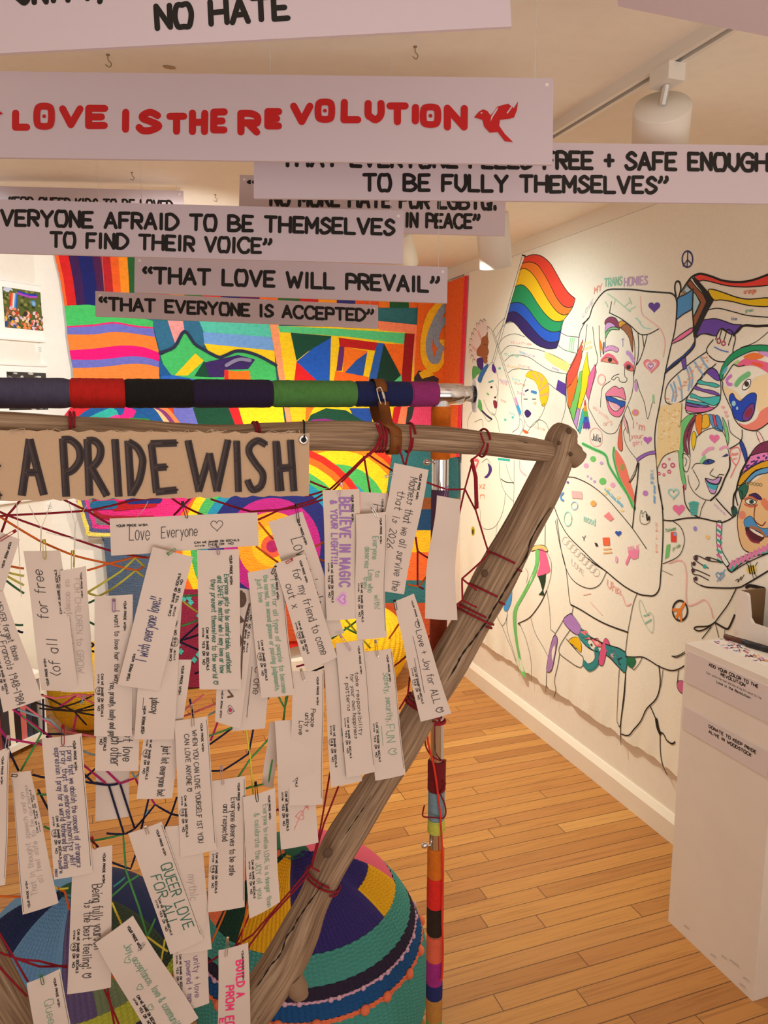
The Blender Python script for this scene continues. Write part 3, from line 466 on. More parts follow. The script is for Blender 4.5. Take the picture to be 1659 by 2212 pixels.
# shoulders, arms, torso
ln(Z8, '555,232 612,236 700,220 800,218 880,235 950,248', .009); ln(Z8, '612,236 670,280 696,360 680,440 640,490 550,530', .0055); ln(Z8, '690,0 700,110 740,180 800,216', .008); ln(Z8, '800,216 815,150 842,98', .005); ln(Z8, '912,85 960,140 1022,205', .008); ln(Z8, '545,575 615,608', .003, '#888888')
ln(Z8, '520,-10 545,150 550,300 545,450 535,600 525,700 490,745 440,747 380,735 280,680 160,580 80,530 0,462', .010); ln(Z7, '748,290 790,400 850,500 950,600 1030,680 1110,742', .008)
ln(Z7, '840,95 900,102 1000,150 1100,230 1200,342 1290,452 1382,586', .0065); ln(Z7, '1330,0 1312,200 1297,330 1286,440', .009); ln(Z7, '1320,0 1300,60 1262,132', .005)
tx(Z8, 'Taiwan', 565, 318, 636, 300, 26, '#4a9a6a', .004); pg(Z8, '603,315 640,313 643,382 604,382', '#ea4a3a', 0); ds(Z8, 632, 328, 11, '#8ab0f0'); tx(Z8, 'pride', 617, 440, 667, 415, 26, '#4a9a6a', .004); pg(Z8, '575,402 600,395 590,480 562,500', '#70c878', 0)
for s in ('770,380 800,600 842,740 902,820 990,856 1062,830 1110,742', '690,420 690,560', '760,395 790,560 832,720 860,950 880,977 872,1036', '1320,885 1290,962 1265,1080 1250,1156 1234,1290', '812,1075 770,1150 755,1180'): ln(Z7, s, .006)
ln(Z7, '870,968 960,1020 1090,1092 1250,1156', .011)
for i in range(9): ds(Z7, 830+i*26, 530+i*27, 22, '#d8d0c8', 26, .003)
tx(Z7, 'LOVE', 870, 690, 950, 770, 40, '#e8dcd8', .005); tx(Z7, 'Uhn', 1115, 850, 1200, 900, 60, '#f4c0b8', .006); ln(Z7, '1170,880 1210,895 1240,970 1275,960', .006, '#f4c0b8'); ln(Z7, '950,900 1000,890', .006, '#f8d4cc'); ln(Z7, '1000,950 1040,990 1080,1035', .006, '#f8d0c8')
pg(Z7, '812,1075 860,1030 880,1042 932,1132 910,1172 862,1142', '#b184d0', 1, .006); pg(Z7, '908,1165 935,1135 1000,1185 1100,1235 1232,1290 1235,1427 1190,1392 1110,1312 1010,1272 950,1232', '#2a8f96', 1, .008)
for x, y in ((965, 1175), (1048, 1226), (1155, 1312)): pg(Z7, f'{x-42},{y-25} {x+5},{y-30} {x+40},{y+28} {x-5},{y+28}', '#f0788a', 0, .004); pg(Z7, f'{x-18},{y-8} {x+4},{y-12} {x+18},{y+12} {x-3},{y+14}', '#f8c0c0', 0)
for x, y in ((935, 1165), (1010, 1240), (1085, 1270), (1010, 1195), (1190, 1340)): ds(Z7, x, y, 8, '#12404a')
ds(Z7, 1208, 1355, 16, '#12303a', 22, .006); ln(Z7, '1047,1280 1052,1340 1030,1380 990,1397 958,1372', .04, '#2a8f96'); ln(Z7, '1032,1285 1036,1335 1012,1362 985,1370', .004); ln(Z7, '1060,1290 1062,1350 1035,1400 985,1412 945,1385', .004); pg(Z7, '1093,1210 1115,1202 1130,1240 1107,1300 1087,1378 1063,1372 1063,1320', '#e05a90', 1, .005)
pg(Z7, '848,1218 880,1190 912,1195 932,1240 928,1292 890,1250', '#f0c010', 1, .004); ds(Z7, 888, 1216, 7, '#222222', 10); ds(Z7, 905, 1222, 7, '#222222', 10); ln(Z7, '865,1235 890,1262 915,1272', .005); ln(Z7, '862,1138 802,1225 786,1290 832,1342 930,1397 946,1330 920,1302 832,1200', .006); pg(Z7, '755,1178 776,1200 765,1292 740,1410 700,1422 710,1330 732,1240', '#b088c8', 1, .006)
for s in ('700,1422 695,1562', '695,1520 715,1540', '790,1300 780,1380 760,1480 765,1550 752,1600', '1195,1410 1186,1560 1180,1740 1190,1778 1205,1790 1225,1600 1236,1430'): ln(Z7, s, .006, cv=1)
ln(Z7, '1236,1430 1230,1600 1207,1800 1212,1922', .009)
pg(Z7, '600,582 620,565 680,562 706,590 700,606 640,590 600,602', '#f0cc80', 1, .005); pg(Z7, '650,590 690,600 716,690 718,745 635,772 655,690', '#f26a9a'); pg(Z7, '625,590 651,590 646,690 610,800 540,920 496,1010 491,1120 512,1260 557,1440 540,1446 500,1290 470,1150 465,1020 510,930 588,790 622,690', '#74cf74'); pg(Z7, '640,770 695,755 692,810 675,870 686,905 645,900 670,870 655,810', '#143a26', 0); pg(Z7, '440,880 460,855 456,940 430,1010 408,990', '#4a9ce0')
for s in ('700,606 731,680 726,780 700,870', '700,870 720,1000 728,1140', '595,1050 620,1150 660,1232 710,1322', '520,1100 560,1200 590,1350 592,1500', '360,1045 395,1107 416,1090 430,1040', '395,1107 440,1230 490,1360 525,1452', '430,1000 430,1150 490,1352', '558,720 575,760 560,820', '735,1140 760,1160'): ln(Z7, s, .0045)
ln(Z7, '700,870 650,970 590,1052 505,1096', .009); ln(Z7, '505,1096 525,1110', .008)
# lower right figure
for s in ('290,1165 350,1167 412,1166 460,1190 520,1230 600,1258 652,1250 702,1220 760,1165',): ln(Z8, s, .0085)
pg(Z8, '300,1175 352,1170 364,1205 335,1242 303,1220', '#12704a'); ln(Z8, '335,1242 352,1252 390,1210 412,1166', .005)
for s in ('520,1225 526,1350 500,1450 440,1520 400,1600 350,1662 320,1700 270,1692', '460,1495 500,1600'): ln(Z8, s, .009)
ln(Z8, '500,1600 520,1690 525,1800 545,1900 577,1972', .008); ln(Z8, '500,1595 508,1650 522,1690', .026); ln(Z8, '515,1680 545,1692 570,1732 615,1757 638,1745', .011); ln(Z8, '548,1255 530,1372', .005)
ds(Z8, 666, 850, 50, '#2a2420', 68, .007)
for s in ('668,845 695,800', '668,845 618,845', '668,845 640,895', '668,845 672,915'): ln(Z8, s, .013, '#f08a30', 0)
ln(Z8, '905,930 860,955 780,960 765,975 800,988 850,970 905,930', .009); ln(Z8, '880,962 820,1040', .006); ln(Z8, '908,938 932,1032', .005); ln(Z8, '905,930 975,970 1002,965 1040,880', .012); ln(Z8, '1050,700 1000,800 950,870 905,930', .007); ln(Z8, '975,975 968,1030', .004)
for s in ('960,520 870,510 800,480 772,475 760,495 805,530 860,560', '745,520 752,560 800,580 870,612', '745,570 757,600 800,610 862,642', '760,625 766,652 810,678 870,692', '945,515 870,487 842,490 850,505', '960,520 1010,580', '1015,590 1130,520 1300,445'): ln(Z8, s, .006)
ln(Z8, '810,678 870,692 1050,694 1130,662 1300,560', .009); ln(Z8, '1120,690 1150,680 1240,700', .02)
for x, y in ((777, 492), (762, 530), (756, 575), (775, 632), (862, 498)): ds(Z8, x, y, 12, '#4a3040', 15)
ds(Z8, 1155, 568, 34, '#f0d458', 30)
for x in (1140, 1155, 1170): ln(Z8, f'{x-4},{545} {x+6},{595}', .007, '#2a2010', 0)
for s in ('1135,545 1118,520 1140,512 1150,540', '1160,600 1172,630 1190,620 1175,595', '1045,645 1065,635 1062,655 1085,618 1082,640 1105,605', '1180,545 1195,520'): ln(Z8, s, .004)
ds(Z8, 835, 548, 14, '#3ab8b0'); ht(Z8, 940, 612, 56, '#78a8d8', .004); ln(Z8, '920,650 975,570', .004, '#78a8d8', 0)
ln(Z8, '590,525 680,508 710,600 706,750 722,812 780,800 832,775 870,820 892,900', .005, '#f6b8b4')
ln(Z8, '402,165 410,190 430,172 440,190 455,215 460,240 435,260 400,252 392,212', .004, close=True); pg(Z8, '432,195 440,185 445,215 460,200 462,228 440,238', '#1a1a1a', 0); ds(Z8, 412, 205, 4, '#1a1a1a')
ht(Z8, 245, 322, 44, '#3058c0'); pg(Z8, '138,352 184,350 188,405 142,405', '#f06a44', 0); ln(Z8, '145,430 195,425', .008, '#f6c890', 0); ln(Z8, '145,455 200,450', .008, '#f6c890', 0); ht(Z8, 658, 158, 84, '#f078b0')
for a in range(5): ln(Z8, f'760,{110+a*20} {730+a*4},{120+a*18}', .01, '#48b8b0', 0); ln(Z8, f'760,{110+a*20} {790-a*3},{118+a*18}', .01, '#48b8b0', 0)
pg(Z8, '310,440 385,430 380,490 345,500 320,480', '#f48ab8', 0); ln(Z8, '320,480 300,528', .015, '#f48ab8', 0); tx(Z8, 'MILK', 310, 440, 385, 425, 28, '#f48ab8', .005); ds(Z8, 233, 500, 9, '#f0b0dc', 24); pg(Z8, '82,385 100,390 108,410 92,412', '#2a2420', 0); tx(Z8, 'Y', 0, 375, 20, 370, 34, '#2a2420', .006)
pg(Z8, '145,205 180,175 215,220 190,240', '#f2909c', 0); tx(Z8, 'mood', 10, 240, 85, 270, 50, '#b0e0d8', .006); ds(Z8, 75, 118, 20, '#f0b060', 20); pg(Z7, '870,190 940,195 945,245 875,240', '#f6bcbc', 0); ln(Z7, '815,205 800,220 798,245 815,255', .012, '#5a98e0'); ds(Z7, 890, 290, 22, '#b8d8f0', 26, .005); ds(Z7, 845, 380, 26, '#b0e4dc', 48, .006); ds(Z7, 845, 132, 8, '#7a60c0')
for i, ch in enumerate('Love is Love'): tx(Z8, ch, 500, 255+i*18, 512, 255+i*18, 14, '#f49080', .004)
for i, ch in enumerate('VERB'): tx(Z6, ch, 543, 1920+i*30, 566, 1920+i*30, 24, '#7ab0e0', .004)
for y in (70, 100, 140, 165): ln(Z8, f'490,{y-70} 492,{y-55}', .01, '#78b0e0', 0)
ds(Z8, 770, 290, 12, '#a090e8', 16); ds(Z8, 855, 348, 14, '#f8d898'); tx(Z8, 'xoxo', 900, 130, 975, 200, 22, '#d0b0e8', .005)
ln(Z8, '400,780 440,870 460,860 485,900 478,995 440,960 400,880 385,800', .0035, '#b8d0c0', close=True); ln(Z8, '430,935 470,910', .006, '#80c8b8'); ln(Z8, '420,885 455,875', .005, '#80c8b8')
for s in ('655,1250 650,1340 660,1390 690,1416 706,1380 716,1300 706,1215', '704,1400 718,1512', '610,1160 645,1168 702,1140 760,1112', '610,1160 650,1158 702,1128 760,1102'): ln(Z8, s, .006)
pg(Z8, '648,1335 690,1335 692,1412 655,1390', '#d06a98', 1, .005)
mural = mu.build('mural')
tag(mural, 'wide white canvas mural of black outlined people with rainbow flags on right wall', 'mural')
# ------------------------------------------------------------------ crochet tapestry on the back wall
ZF = (0, 0, 1); Z3 = (0, 540, 2.765); Z4 = (500, 540, 2.765); Z9 = (0, 540, 5.027); T2 = (200, 1080, 4.608); T4 = (680, 960, 4.2537)
BP = Plane((0, YB-.03, 0), (1, 0, 0), (0, 0, 1))
class Tap:
    def __init__(s, name, loc, label, cat='tapestry'):
        s.e = empty(name, loc); tag(s.e, label, cat); s.k = 0
    def raw(s, pts3, c, name='crochet_patch', label=None, t=.010, m=None):
        s.k += 1; ms = M(); ms.prism(pts3, BP.n, t, m or yarn(c)); o = ms.build(name, s.e)
        if label: lab(o, label)
        return o
    def pg(s, Z, st, c, name='crochet_patch', label=None, cv=False):
        q = [BP.px(*p) for p in PX(st, Z)]
        if cv: q = catmull(q+[q[0]], 4, True)[:-1]
        return s.raw([BP.f(x, y, .00025*s.k) for x, y in q], c, name, label)
    def st(s, Z, pts, w_, c, name='crochet_stripe', label=None, n=4):
        s.k += 1; q = catmull([BP.px(*p) for p in PX(pts, Z)], n); ms = M(); ribbon(ms, q, w_, yarn(c), BP.f, .00025*s.k+.003); o = ms.build(name, s.e)
        if label: lab(o, label)
T = Tap('crochet_tapestry', (0.45, YB-.04, 1.0), 'huge patchwork crochet tapestry in bright colours covering the back wall')
T.pg(ZF, '128,552 930,580 945,800 948,1300 860,1390 480,1400 330,1300 240,1200 175,1080 165,900 150,700', '#2f7078', 'backing', 'teal crocheted ground')
# knitted bands sloping across the top
tops = [325, 348, 408, 465, 550, 598, 655, 705, 760, 880, 1010, 1100, 1210, 1320, 1430, 1550, 1660, 1790, 1900, 2010, 2120, 2262, 2325, 2440, 2520]
cols = ['#f0642a', '#d81c1c', '#3c1450', '#131a66', '#4a1448', '#b81c24', '#ea5c1c', '#f08c1c', '#1f5a2a', '#c8301c', '#f08a1c', '#2a6a34', '#d0281c', '#1c2060', '#5a1a50', '#e8641c', '#2a5a2a', '#c01c1c', '#f0901c', '#2a2a70', '#e0501c', '#f07a20', '#1c5a30', '#ef6a1c']
names = {0: 'orange knitted edge band', 3: 'navy knitted band', 8: 'dark green knitted band', 22: 'dark green knitted band at right'}
for i, c in enumerate(cols):
    a, b = tops[i], tops[i+1]; sl = 62*max(0, 1-i/11)
    T.pg(Z3, f'{a},30 {b},30 {b+sl*.55:.0f},170 {b+sl:.0f},345 {a+sl:.0f},345 {a+sl*.55:.0f},170', c, 'knitted_band', names.get(i))
# striped panel
BD = ['385,335 470,330 560,332 740,380 915,425', '400,455 560,445 680,430 800,450 916,462', '400,465 560,456 680,441 800,461 918,471', '402,505 560,505 680,490 800,500 926,520', '415,600 560,590 720,572 850,580 950,615', '425,655 600,655 780,635 880,645 955,668', '435,705 600,700 780,680 880,685 950,702', '440,800 600,800 780,800 880,800 952,800']
SC_ = ['#46c466', '#e82a78', '#6f72cc', '#fb8434', '#f5087c', '#6f72cc', '#fb8a3c']
BQ = [catmull([BP.px(*p) for p in PX(s, Z3)], 4) for s in BD]
for i, c in enumerate(SC_): T.k += 1; T.raw([BP.f(x, y, .00025*T.k) for x, y in BQ[i]+BQ[i+1][::-1]], c, 'crochet_stripe', ['bright green ribbed stripe', 'thin magenta stripe', 'periwinkle stripe', 'wide orange stripe', 'hot pink stripe', 'periwinkle lower stripe', 'lower orange stripe'][i])
T.pg(Z3, '435,790 960,790 960,935 440,935', '#d83048'); T.pg(Z3, '960,740 1650,760 1650,940 960,940', '#2a6ad0')
# landscape panel
for s, c, l in (('912,425 1200,425 1225,570 1180,600 960,610 930,520', '#2f6f94', 'steel blue knit'), ('1000,422 1092,425 1102,485 1045,560', '#efa0a0', 'pale pink strip'), ('1188,425 1622,440 1626,522 1400,505 1215,490', '#58cdb8', 'aqua sky strip'), ('1212,490 1400,505 1626,522 1637,602 1400,585 1218,560', '#74a8ea', 'light blue sky strip'), ('1218,560 1400,578 1637,602 1642,690 1480,620 1340,650 1240,600', '#fbd41c', 'yellow strip'), ('958,632 1040,590 1100,488 1160,560 1218,600 1300,640 1420,604 1530,630 1642,690 1650,780 1200,780 990,740', '#46c46c', 'green mountain'), ('1042,750 1165,618 1216,662 1120,750', '#fbd01c', 'yellow diagonal'), ('1160,755 1216,665 1252,700 1250,760', '#0f4a34', None), ('950,650 1024,750 950,750', '#1a5a9a', None), ('1220,672 1300,655 1420,628 1522,655 1480,712 1345,716 1335,760 1250,760', '#3a2468', 'dark violet cave'), ('1338,716 1400,725 1490,722 1495,780 1340,780', '#fb7a1c', 'orange block'), ('1338,716 1362,720 1362,780 1338,780', '#e02a2a', None)): T.pg(Z3, s, c, 'crochet_patch', l)
T.st(Z3, '955,615 1040,580 1100,488 1160,560 1218,598 1300,640 1340,632 1420,603 1530,628 1645,688', .016, '#26304a'); T.st(Z3, '1350,690 1420,655 1490,660', .018, '#8a86a8')
# framed geometric panel
for s, c, l in (('225,440 280,445 320,790 360,1050 330,1050 285,790', '#f8a070', 'peach dividing strip'), ('275,455 1115,470 1090,800 1010,1050 360,1050 320,790', '#fbd21c', 'yellow ground'), ('870,425 1120,450 1120,800 1050,1045 985,1045 1085,800 1085,500 875,480', '#fb8a62', 'peach frame'), ('275,455 600,470 1032,498 1026,562 700,520 350,495 285,492', '#58cf88', 'mint green border'), ('350,495 592,515 590,530 450,610 385,662', '#0c4a36', 'dark green triangle'), ('590,525 582,780 512,790 385,668 480,590', '#1c5cc8', 'blue triangle'), ('385,668 515,790 370,790', '#e41c24', 'red triangle'), ('636,525 867,555 852,602 670,580 642,577', '#c0181c', 'dark red bar'), ('640,577 672,580 655,722 622,722', '#6a2a70', 'purple bar'), ('670,580 808,604 790,752 660,735', '#fb7a1c', 'orange square'), ('806,612 782,752 668,737 740,660', '#2458b0', 'blue triangle in the square'), ('808,600 852,606 815,760 782,752', '#fbd21c', None), ('618,722 815,760 810,790 605,790', '#fb6c1c', None), ('865,555 912,560 860,790 812,790', '#2a60b8', 'blue bar'), ('905,560 1015,770 1010,790 858,790', '#0c3a2c', 'dark green triangle at right'), ('905,560 1027,565 1012,760', '#fb701c', 'orange triangle'), ('1030,498 1087,502 1066,790 1008,790', '#9a1018', 'dark red side bar'), ('960,790 1010,745 1012,800', '#58cf88', None),
    ('-130,930 15,930 75,1060 -60,1060', '#0c4a36', None), ('0,930 48,930 78,1060 40,1060', '#d8202a', None), ('340,930 445,930 430,1040 360,1040', '#fbc81c', None), ('440,930 490,930 440,1030', '#fb7a1c', None), ('440,1040 470,985 560,945 680,958 730,990 810,1040', '#0c4a36', 'dark green arc'), ('440,1040 480,1012 560,1006 640,1025 660,1040', '#8a2a8a', None), ('700,945 830,945 835,1050 780,1020 720,985', '#1c4ca8', None), ('965,940 1008,930 980,1045 950,1045', '#d01c28', None), ('1008,930 1050,930 1025,1080 975,1080', '#fb8a62', None)): T.pg(Z4, s, c, 'crochet_patch', l)
# looped panel at the right end of the tapestry
T.pg(Z4, '1110,300 1275,310 1268,800 1085,800', '#ee6a1a', 'crochet_patch', 'orange panel with loops'); T.st(Z4, '1240,330 1180,400 1145,540 1152,660 1200,705 1245,650 1250,560', .05, '#f4bc1c', 'crochet_loop', 'yellow loop'); T.st(Z4, '1262,345 1215,420 1172,540 1180,640 1215,660 1232,610', .04, '#8a98a8', 'crochet_loop', 'grey loop'); T.st(Z4, '1262,420 1225,480 1215,550 1245,590', .035, '#8a98a8', 'crochet_loop', 'grey inner loop')
T.pg(Z4, '1085,760 1110,720 1180,740 1230,770 1225,800 1085,800', '#3a2a30'); T.pg(Z4, '1110,735 1180,700 1200,750 1130,770', '#f0b81c'); T.pg(Z4, '1060,930 1185,930 1190,1090 1050,1090', '#e84a78', 'crochet_patch', 'pink bobbled patch'); T.pg(Z4, '1045,940 1085,930 1070,1000 1030,1060', '#2a3a3a')
# corner fan below the striped panel
T.pg(Z3, '455,930 1050,930 1060,1060 420,1060', '#e84a20')
for s, w_, c in (('425,1050 500,960 640,925', .10, '#e4283c'), ('455,1065 560,985 700,950', .07, '#1a62a8'), ('470,1060 560,1005 670,955', .022, '#f0e08a'), ('500,1062 590,1018 665,985', .07, '#34bcae'), ('560,1062 640,1025 700,1000', .03, '#f0409a'), ('850,925 940,965 1010,1060', .06, '#f0c890'), ('810,925 900,970 960,1060', .05, '#1c5aa0'), ('900,925 970,960 1050,1060', .02, '#8a3a7a'), ('930,925 1000,960 1080,1060', .02, '#f08a50')): T.st(Z3, s, w_, c, 'crochet_arc')
for s, c, l in (('668,925 830,925 800,1005 668,1002', '#f6248c', 'hot pink patch'), ('830,925 905,925 930,1040 790,1010', '#14609c', None), ('780,1000 940,1010 950,1050 700,1060', '#3a8a3a', None), ('1028,925 1148,925 1195,1070 1055,1070', '#6f72cc', 'periwinkle lace patch'), ('1143,925 1357,925 1415,1070 1190,1070', '#0f4a34', 'dark green patch'), ('1355,925 1418,925 1460,1070 1410,1070', '#d8202a', 'red strip'), ('1415,925 1680,925 1700,1075 1460,1075', '#fbdc1c', 'yellow patch')): T.pg(Z3, s, c, 'crochet_patch', l)
# rainbow mandala and arch
T.pg(ZF, '640,930 845,930 858,960 840,1120 800,1300 560,1300 540,1000', '#fb8a50', 'crochet_patch', 'orange ground of the mandala')
def rings(cx, cy, rs, cs, nm, ky=1.0):
    for r, c in zip(rs, cs):
        T.pg(ZF, ' '.join(f'{cx+r*math.cos(a*.1745):.1f},{cy+ky*r*math.sin(a*.1745):.1f}' for a in range(36)), c, nm)
rings(725, 1110, (168, 155, 138, 108, 76, 46), ('#e8381c', '#fb8a1c', '#fbd21c', '#4ab860', '#2a98b0', '#1c2a78'), 'rainbow_ring')
rings(586, 1178, (222, 208, 194, 176, 156, 138, 104, 74, 44, 24, 13), ('#e0281c', '#fb6c1c', '#fbd01c', '#48b060', '#1c8ab0', '#1c2270', '#b01c80', '#fb9a1c', '#fbb81c', '#e85a3a', '#a81c60'), 'mandala_ring')
# lower left patch and strips
T.pg(ZF, '165,1080 420,1070 330,1185 250,1190', '#e0287c', 'crochet_patch', 'hot pink corner patch')
for i, (s, c) in enumerate((('172,1078 190,1140 205,1152 330,1150', '#f0dc6a'), ('180,1078 197,1132 212,1144 330,1142', '#5a5a8a'), ('188,1078 204,1126 218,1136 330,1134', '#e83a90'), ('196,1080 211,1119 226,1128 330,1126', '#7a7a80'), ('204,1080 219,1113 330,1116', '#a01c2a'), ('250,1092 330,1084', '#b8141c'), ('205,1090 245,1088', '#1c6a9a'), ('280,1078 340,1076', '#1c2a78'))): T.st(ZF, s, .02 if i < 5 else .045, c)
T.pg(ZF, '222,1140 340,1140 345,1420 250,1420 235,1280', '#4a5c78', 'crochet_column', 'slate blue hanging column'); T.pg(ZF, '330,1270 480,1270 490,1480 340,1480', '#8a1c40', 'crochet_patch', 'burgundy patch with teal bobbles')
for i in range(26): x = 345+random.random()*125; y = 1285+random.random()*180; T.pg(ZF, f'{x-6},{y} {x},{y-8} {x+7},{y-1} {x+1},{y+7}', '#4ab8b0', 'bobble')
for s, c, l in (('845,960 948,960 948,1075 830,1075', '#2f7078', 'dull teal panel'), ('830,1073 948,1073 948,1100 830,1100', '#8a4a24', None), ('830,1098 948,1098 948,1146 830,1146', '#12406a', 'dark blue band'), ('820,1143 948,1143 948,1192 820,1192', '#f4bc1c', 'yellow band'), ('800,1190 948,1190 948,1252 800,1252', '#ee6a2a', 'orange band'), ('640,1250 948,1250 985,1300 640,1300', '#2f7078', 'lower teal band'), ('480,1300 948,1298 950,1380 480,1380', '#c8542a', 'rust band')): T.pg(ZF, s, c, 'crochet_patch', l)
# orange crochet strip on the right wall by the corner
oc = empty('crochet_strip', (XR-.03, 3.8, 1.2)); tag(oc, 'tall orange crochet strip hanging in the corner beside the mural', 'crochet hanging')
def wpoly(s, c, name, off=0.0, label=None, Z=Z5):
    ms = M(); q = [onX(x, y, XR-.03-off) for x, y in PX(s, Z)]; ms.prism(q, Vector((-1, 0, 0)), .008, yarn(c)); o = ms.build(name, oc)
    if label: lab(o, label)
wpoly('20,405 170,352 155,700 130,1200 105,1795 0,1815 -20,1400', '#fb6a24', 'strip_body'); wpoly('162,355 180,350 165,700 140,1200 110,1795 92,1798 120,1200 142,700', '#f0324a', 'strip_edging', .004, 'red crocheted edging')
wpoly('-20,1815 100,1795 104,2120 -20,2140', '#2f7078', 'strip_tail', .002, 'dull teal lower end')
# ------------------------------------------------------------------ framed photographs on the left wall
LP = Plane(LW+LN*.0, LD*-1, (0, 0, 1)); WHT = mat('#f7f5f0', .6)
def frame(pxs, photo, colors, label, seed, grey=False):
    q = [LP.px(*p) for p in pxs]; x0 = min(q[0][0], q[3][0]); x1 = max(q[1][0], q[2][0]); y1 = (q[0][1]+q[1][1])/2; y0 = (q[2][1]+q[3][1])/2
    e = empty('framed_photograph', LP.f((x0+x1)/2, y0, .01)); tag(e, label, 'picture', 'framed photographs on the left wall')
    w_ = .010; d = .022
    for a, b, c, g in ((x0, y0, x1-x0, w_), (x0, y1-w_, x1-x0, w_), (x0, y0, w_, y1-y0), (x1-w_, y0, w_, y1-y0)):
        ms = M(); ms.box(LP.f(a, b, 0), LP.ex*c, LP.ey*g, LP.n*d, WHT); ms.build('frame_rail', e)
    ms = M(); ms.box(LP.f(x0+w_, y0+w_, .002), LP.ex*(x1-x0-2*w_), LP.ey*(y1-y0-2*w_), LP.n*.010, mat('#fbfaf6', .8)); ms.build('mount', e)
    r = [LP.px(*p) for p in photo]; a0 = min(r[0][0], r[3][0]); a1 = max(r[1][0], r[2][0]); b1 = (r[0][1]+r[1][1])/2; b0 = (r[2][1]+r[3][1])/2
    ms = M(); rg = random.Random(seed); base = '#3a3a38' if grey else '#56642e'; W_, H_ = a1-a0, b1-b0
    ms.face([LP.f(a0, b0, .013), LP.f(a1, b0, .013), LP.f(a1, b1, .013), LP.f(a0, b1, .013)], mat(base, .4)); of = .0131
    def blob(u, v, su, sv, c):
        nonlocal of
        of += .00002; k = 7; ms.face([LP.f(a0+W_*min(1, max(0, u+su*math.cos(6.28*i/k)*rg.uniform(.6, 1.1))), b0+H_*min(1, max(0, v+sv*math.sin(6.28*i/k)*rg.uniform(.6, 1.1))), of) for i in range(k)], mat(c, .4))
    if grey:
        for i in range(70): blob(rg.random(), rg.random(), rg.uniform(.03, .12), rg.uniform(.03, .1), rg.choice(('#1c1c1c', '#5a5a58', '#8a8a86', '#c8c8c4', '#404040')))
    else:
        blob(.12, .95, .16, .08, '#c8d0e8'); blob(.3, .8, .1, .06, '#46502a')
        for i in range(40): blob(rg.random(), rg.uniform(.5, 1), .05, .05, rg.choice(('#3c4a20', '#5a6a34', '#8a8a4c', '#2e3a1c')))
        for i, c in enumerate(('#e03a30', '#f07a50', '#e8e4f0', '#58a8e8', '#2a60c0')): pg_ = [(.17+i*.035, .88), (.205+i*.035, .88), (.16+i*.03, .45), (.125+i*.03, .45)]; of += .00002; ms.face([LP.f(a0+W_*u, b0+H_*v, of) for u, v in pg_[::-1]], mat(c, .4))
        for c, v in (('#1c3cc0', .93), ('#b04ac0', .89)): of += .00002; ms.face([LP.f(a0+W_*u, b0+H_*y, of) for u, y in ((.33, v-.03), (.6, v-.08), (.8, v-.05), (.8, v), (.6, v-.02), (.33, v+.03))], mat(c, .4))
        blob(.7, .68, .08, .09, '#4a90d0'); blob(.7, .68, .05, .06, '#8ab8d8')
        for i in range(110):
            v = rg.uniform(0, .5); blob(rg.random(), v, rg.uniform(.02, .06), rg.uniform(.03, .07), rg.choice(('#e8a890', '#c87a5a', '#f0c8b8', '#e8d0e8', '#a85a3a', '#f08a4a', '#c0402a', '#d8b0e0', '#3a2a2a', '#f0d0a0', '#b0603a')))
        for i in range(14): blob(rg.uniform(.0, .3), rg.uniform(0, .25), .05, .05, rg.choice(('#2a4a8a', '#e8b030', '#2a8a5a', '#1a1a2a')))
    ms.build('photo_print', e); return e
frame([(-70, 588), (114, 622), (119, 742), (-70, 728)], [(2, 619), (93, 634), (97, 717), (7, 706)], None, 'framed colour photograph of a pride crowd, topmost of the three on the left wall', 3)
frame([(-70, 778), (120, 791), (126, 905), (-70, 905)], [(12, 802), (104, 807), (105, 886), (16, 885)], None, 'framed black and white photograph partly behind the yarn wrapped bar', 5, True)
frame([(-70, 950), (126, 955), (118, 1078), (-70, 1092)], [(12, 965), (104, 968), (100, 1050), (14, 1058)], None, 'framed black and white photograph mostly hidden behind the canvas sign', 9, True)
def card(pxs, label, seed):
    q = [LP.px(*p) for p in pxs]; ms = M(); x0, x1, y0, y1 = q[0][0], q[1][0], q[2][1], q[0][1]
    ms.box(LP.f(x0, y0, 0), LP.ex*(x1-x0), LP.ey*(y1-y0), LP.n*.004, WHT)
    for i in range(3): ribbon(ms, [(x0+.01, y1-.015-i*.008), (x0+(x1-x0)*.6, y1-.015-i*.008)], .0022, mat('#9a9a98'), LP.f, .0043, False)
    ms.box(LP.f(x1-.012, y0+.008, .0041), LP.ex*.008, LP.ey*.009, LP.n*.0004, mat('#7a7a78'))
    tag(ms.build('label_card'), label, 'label', 'caption cards beside the photographs')
card([(77, 744), (119, 746), (119, 764), (77, 763)], 'small white caption card below the colour pride photograph', 1)
card([(97, 1086), (136, 1082), (136, 1099), (97, 1103)], 'small white caption card below the lowest framed photograph', 2)
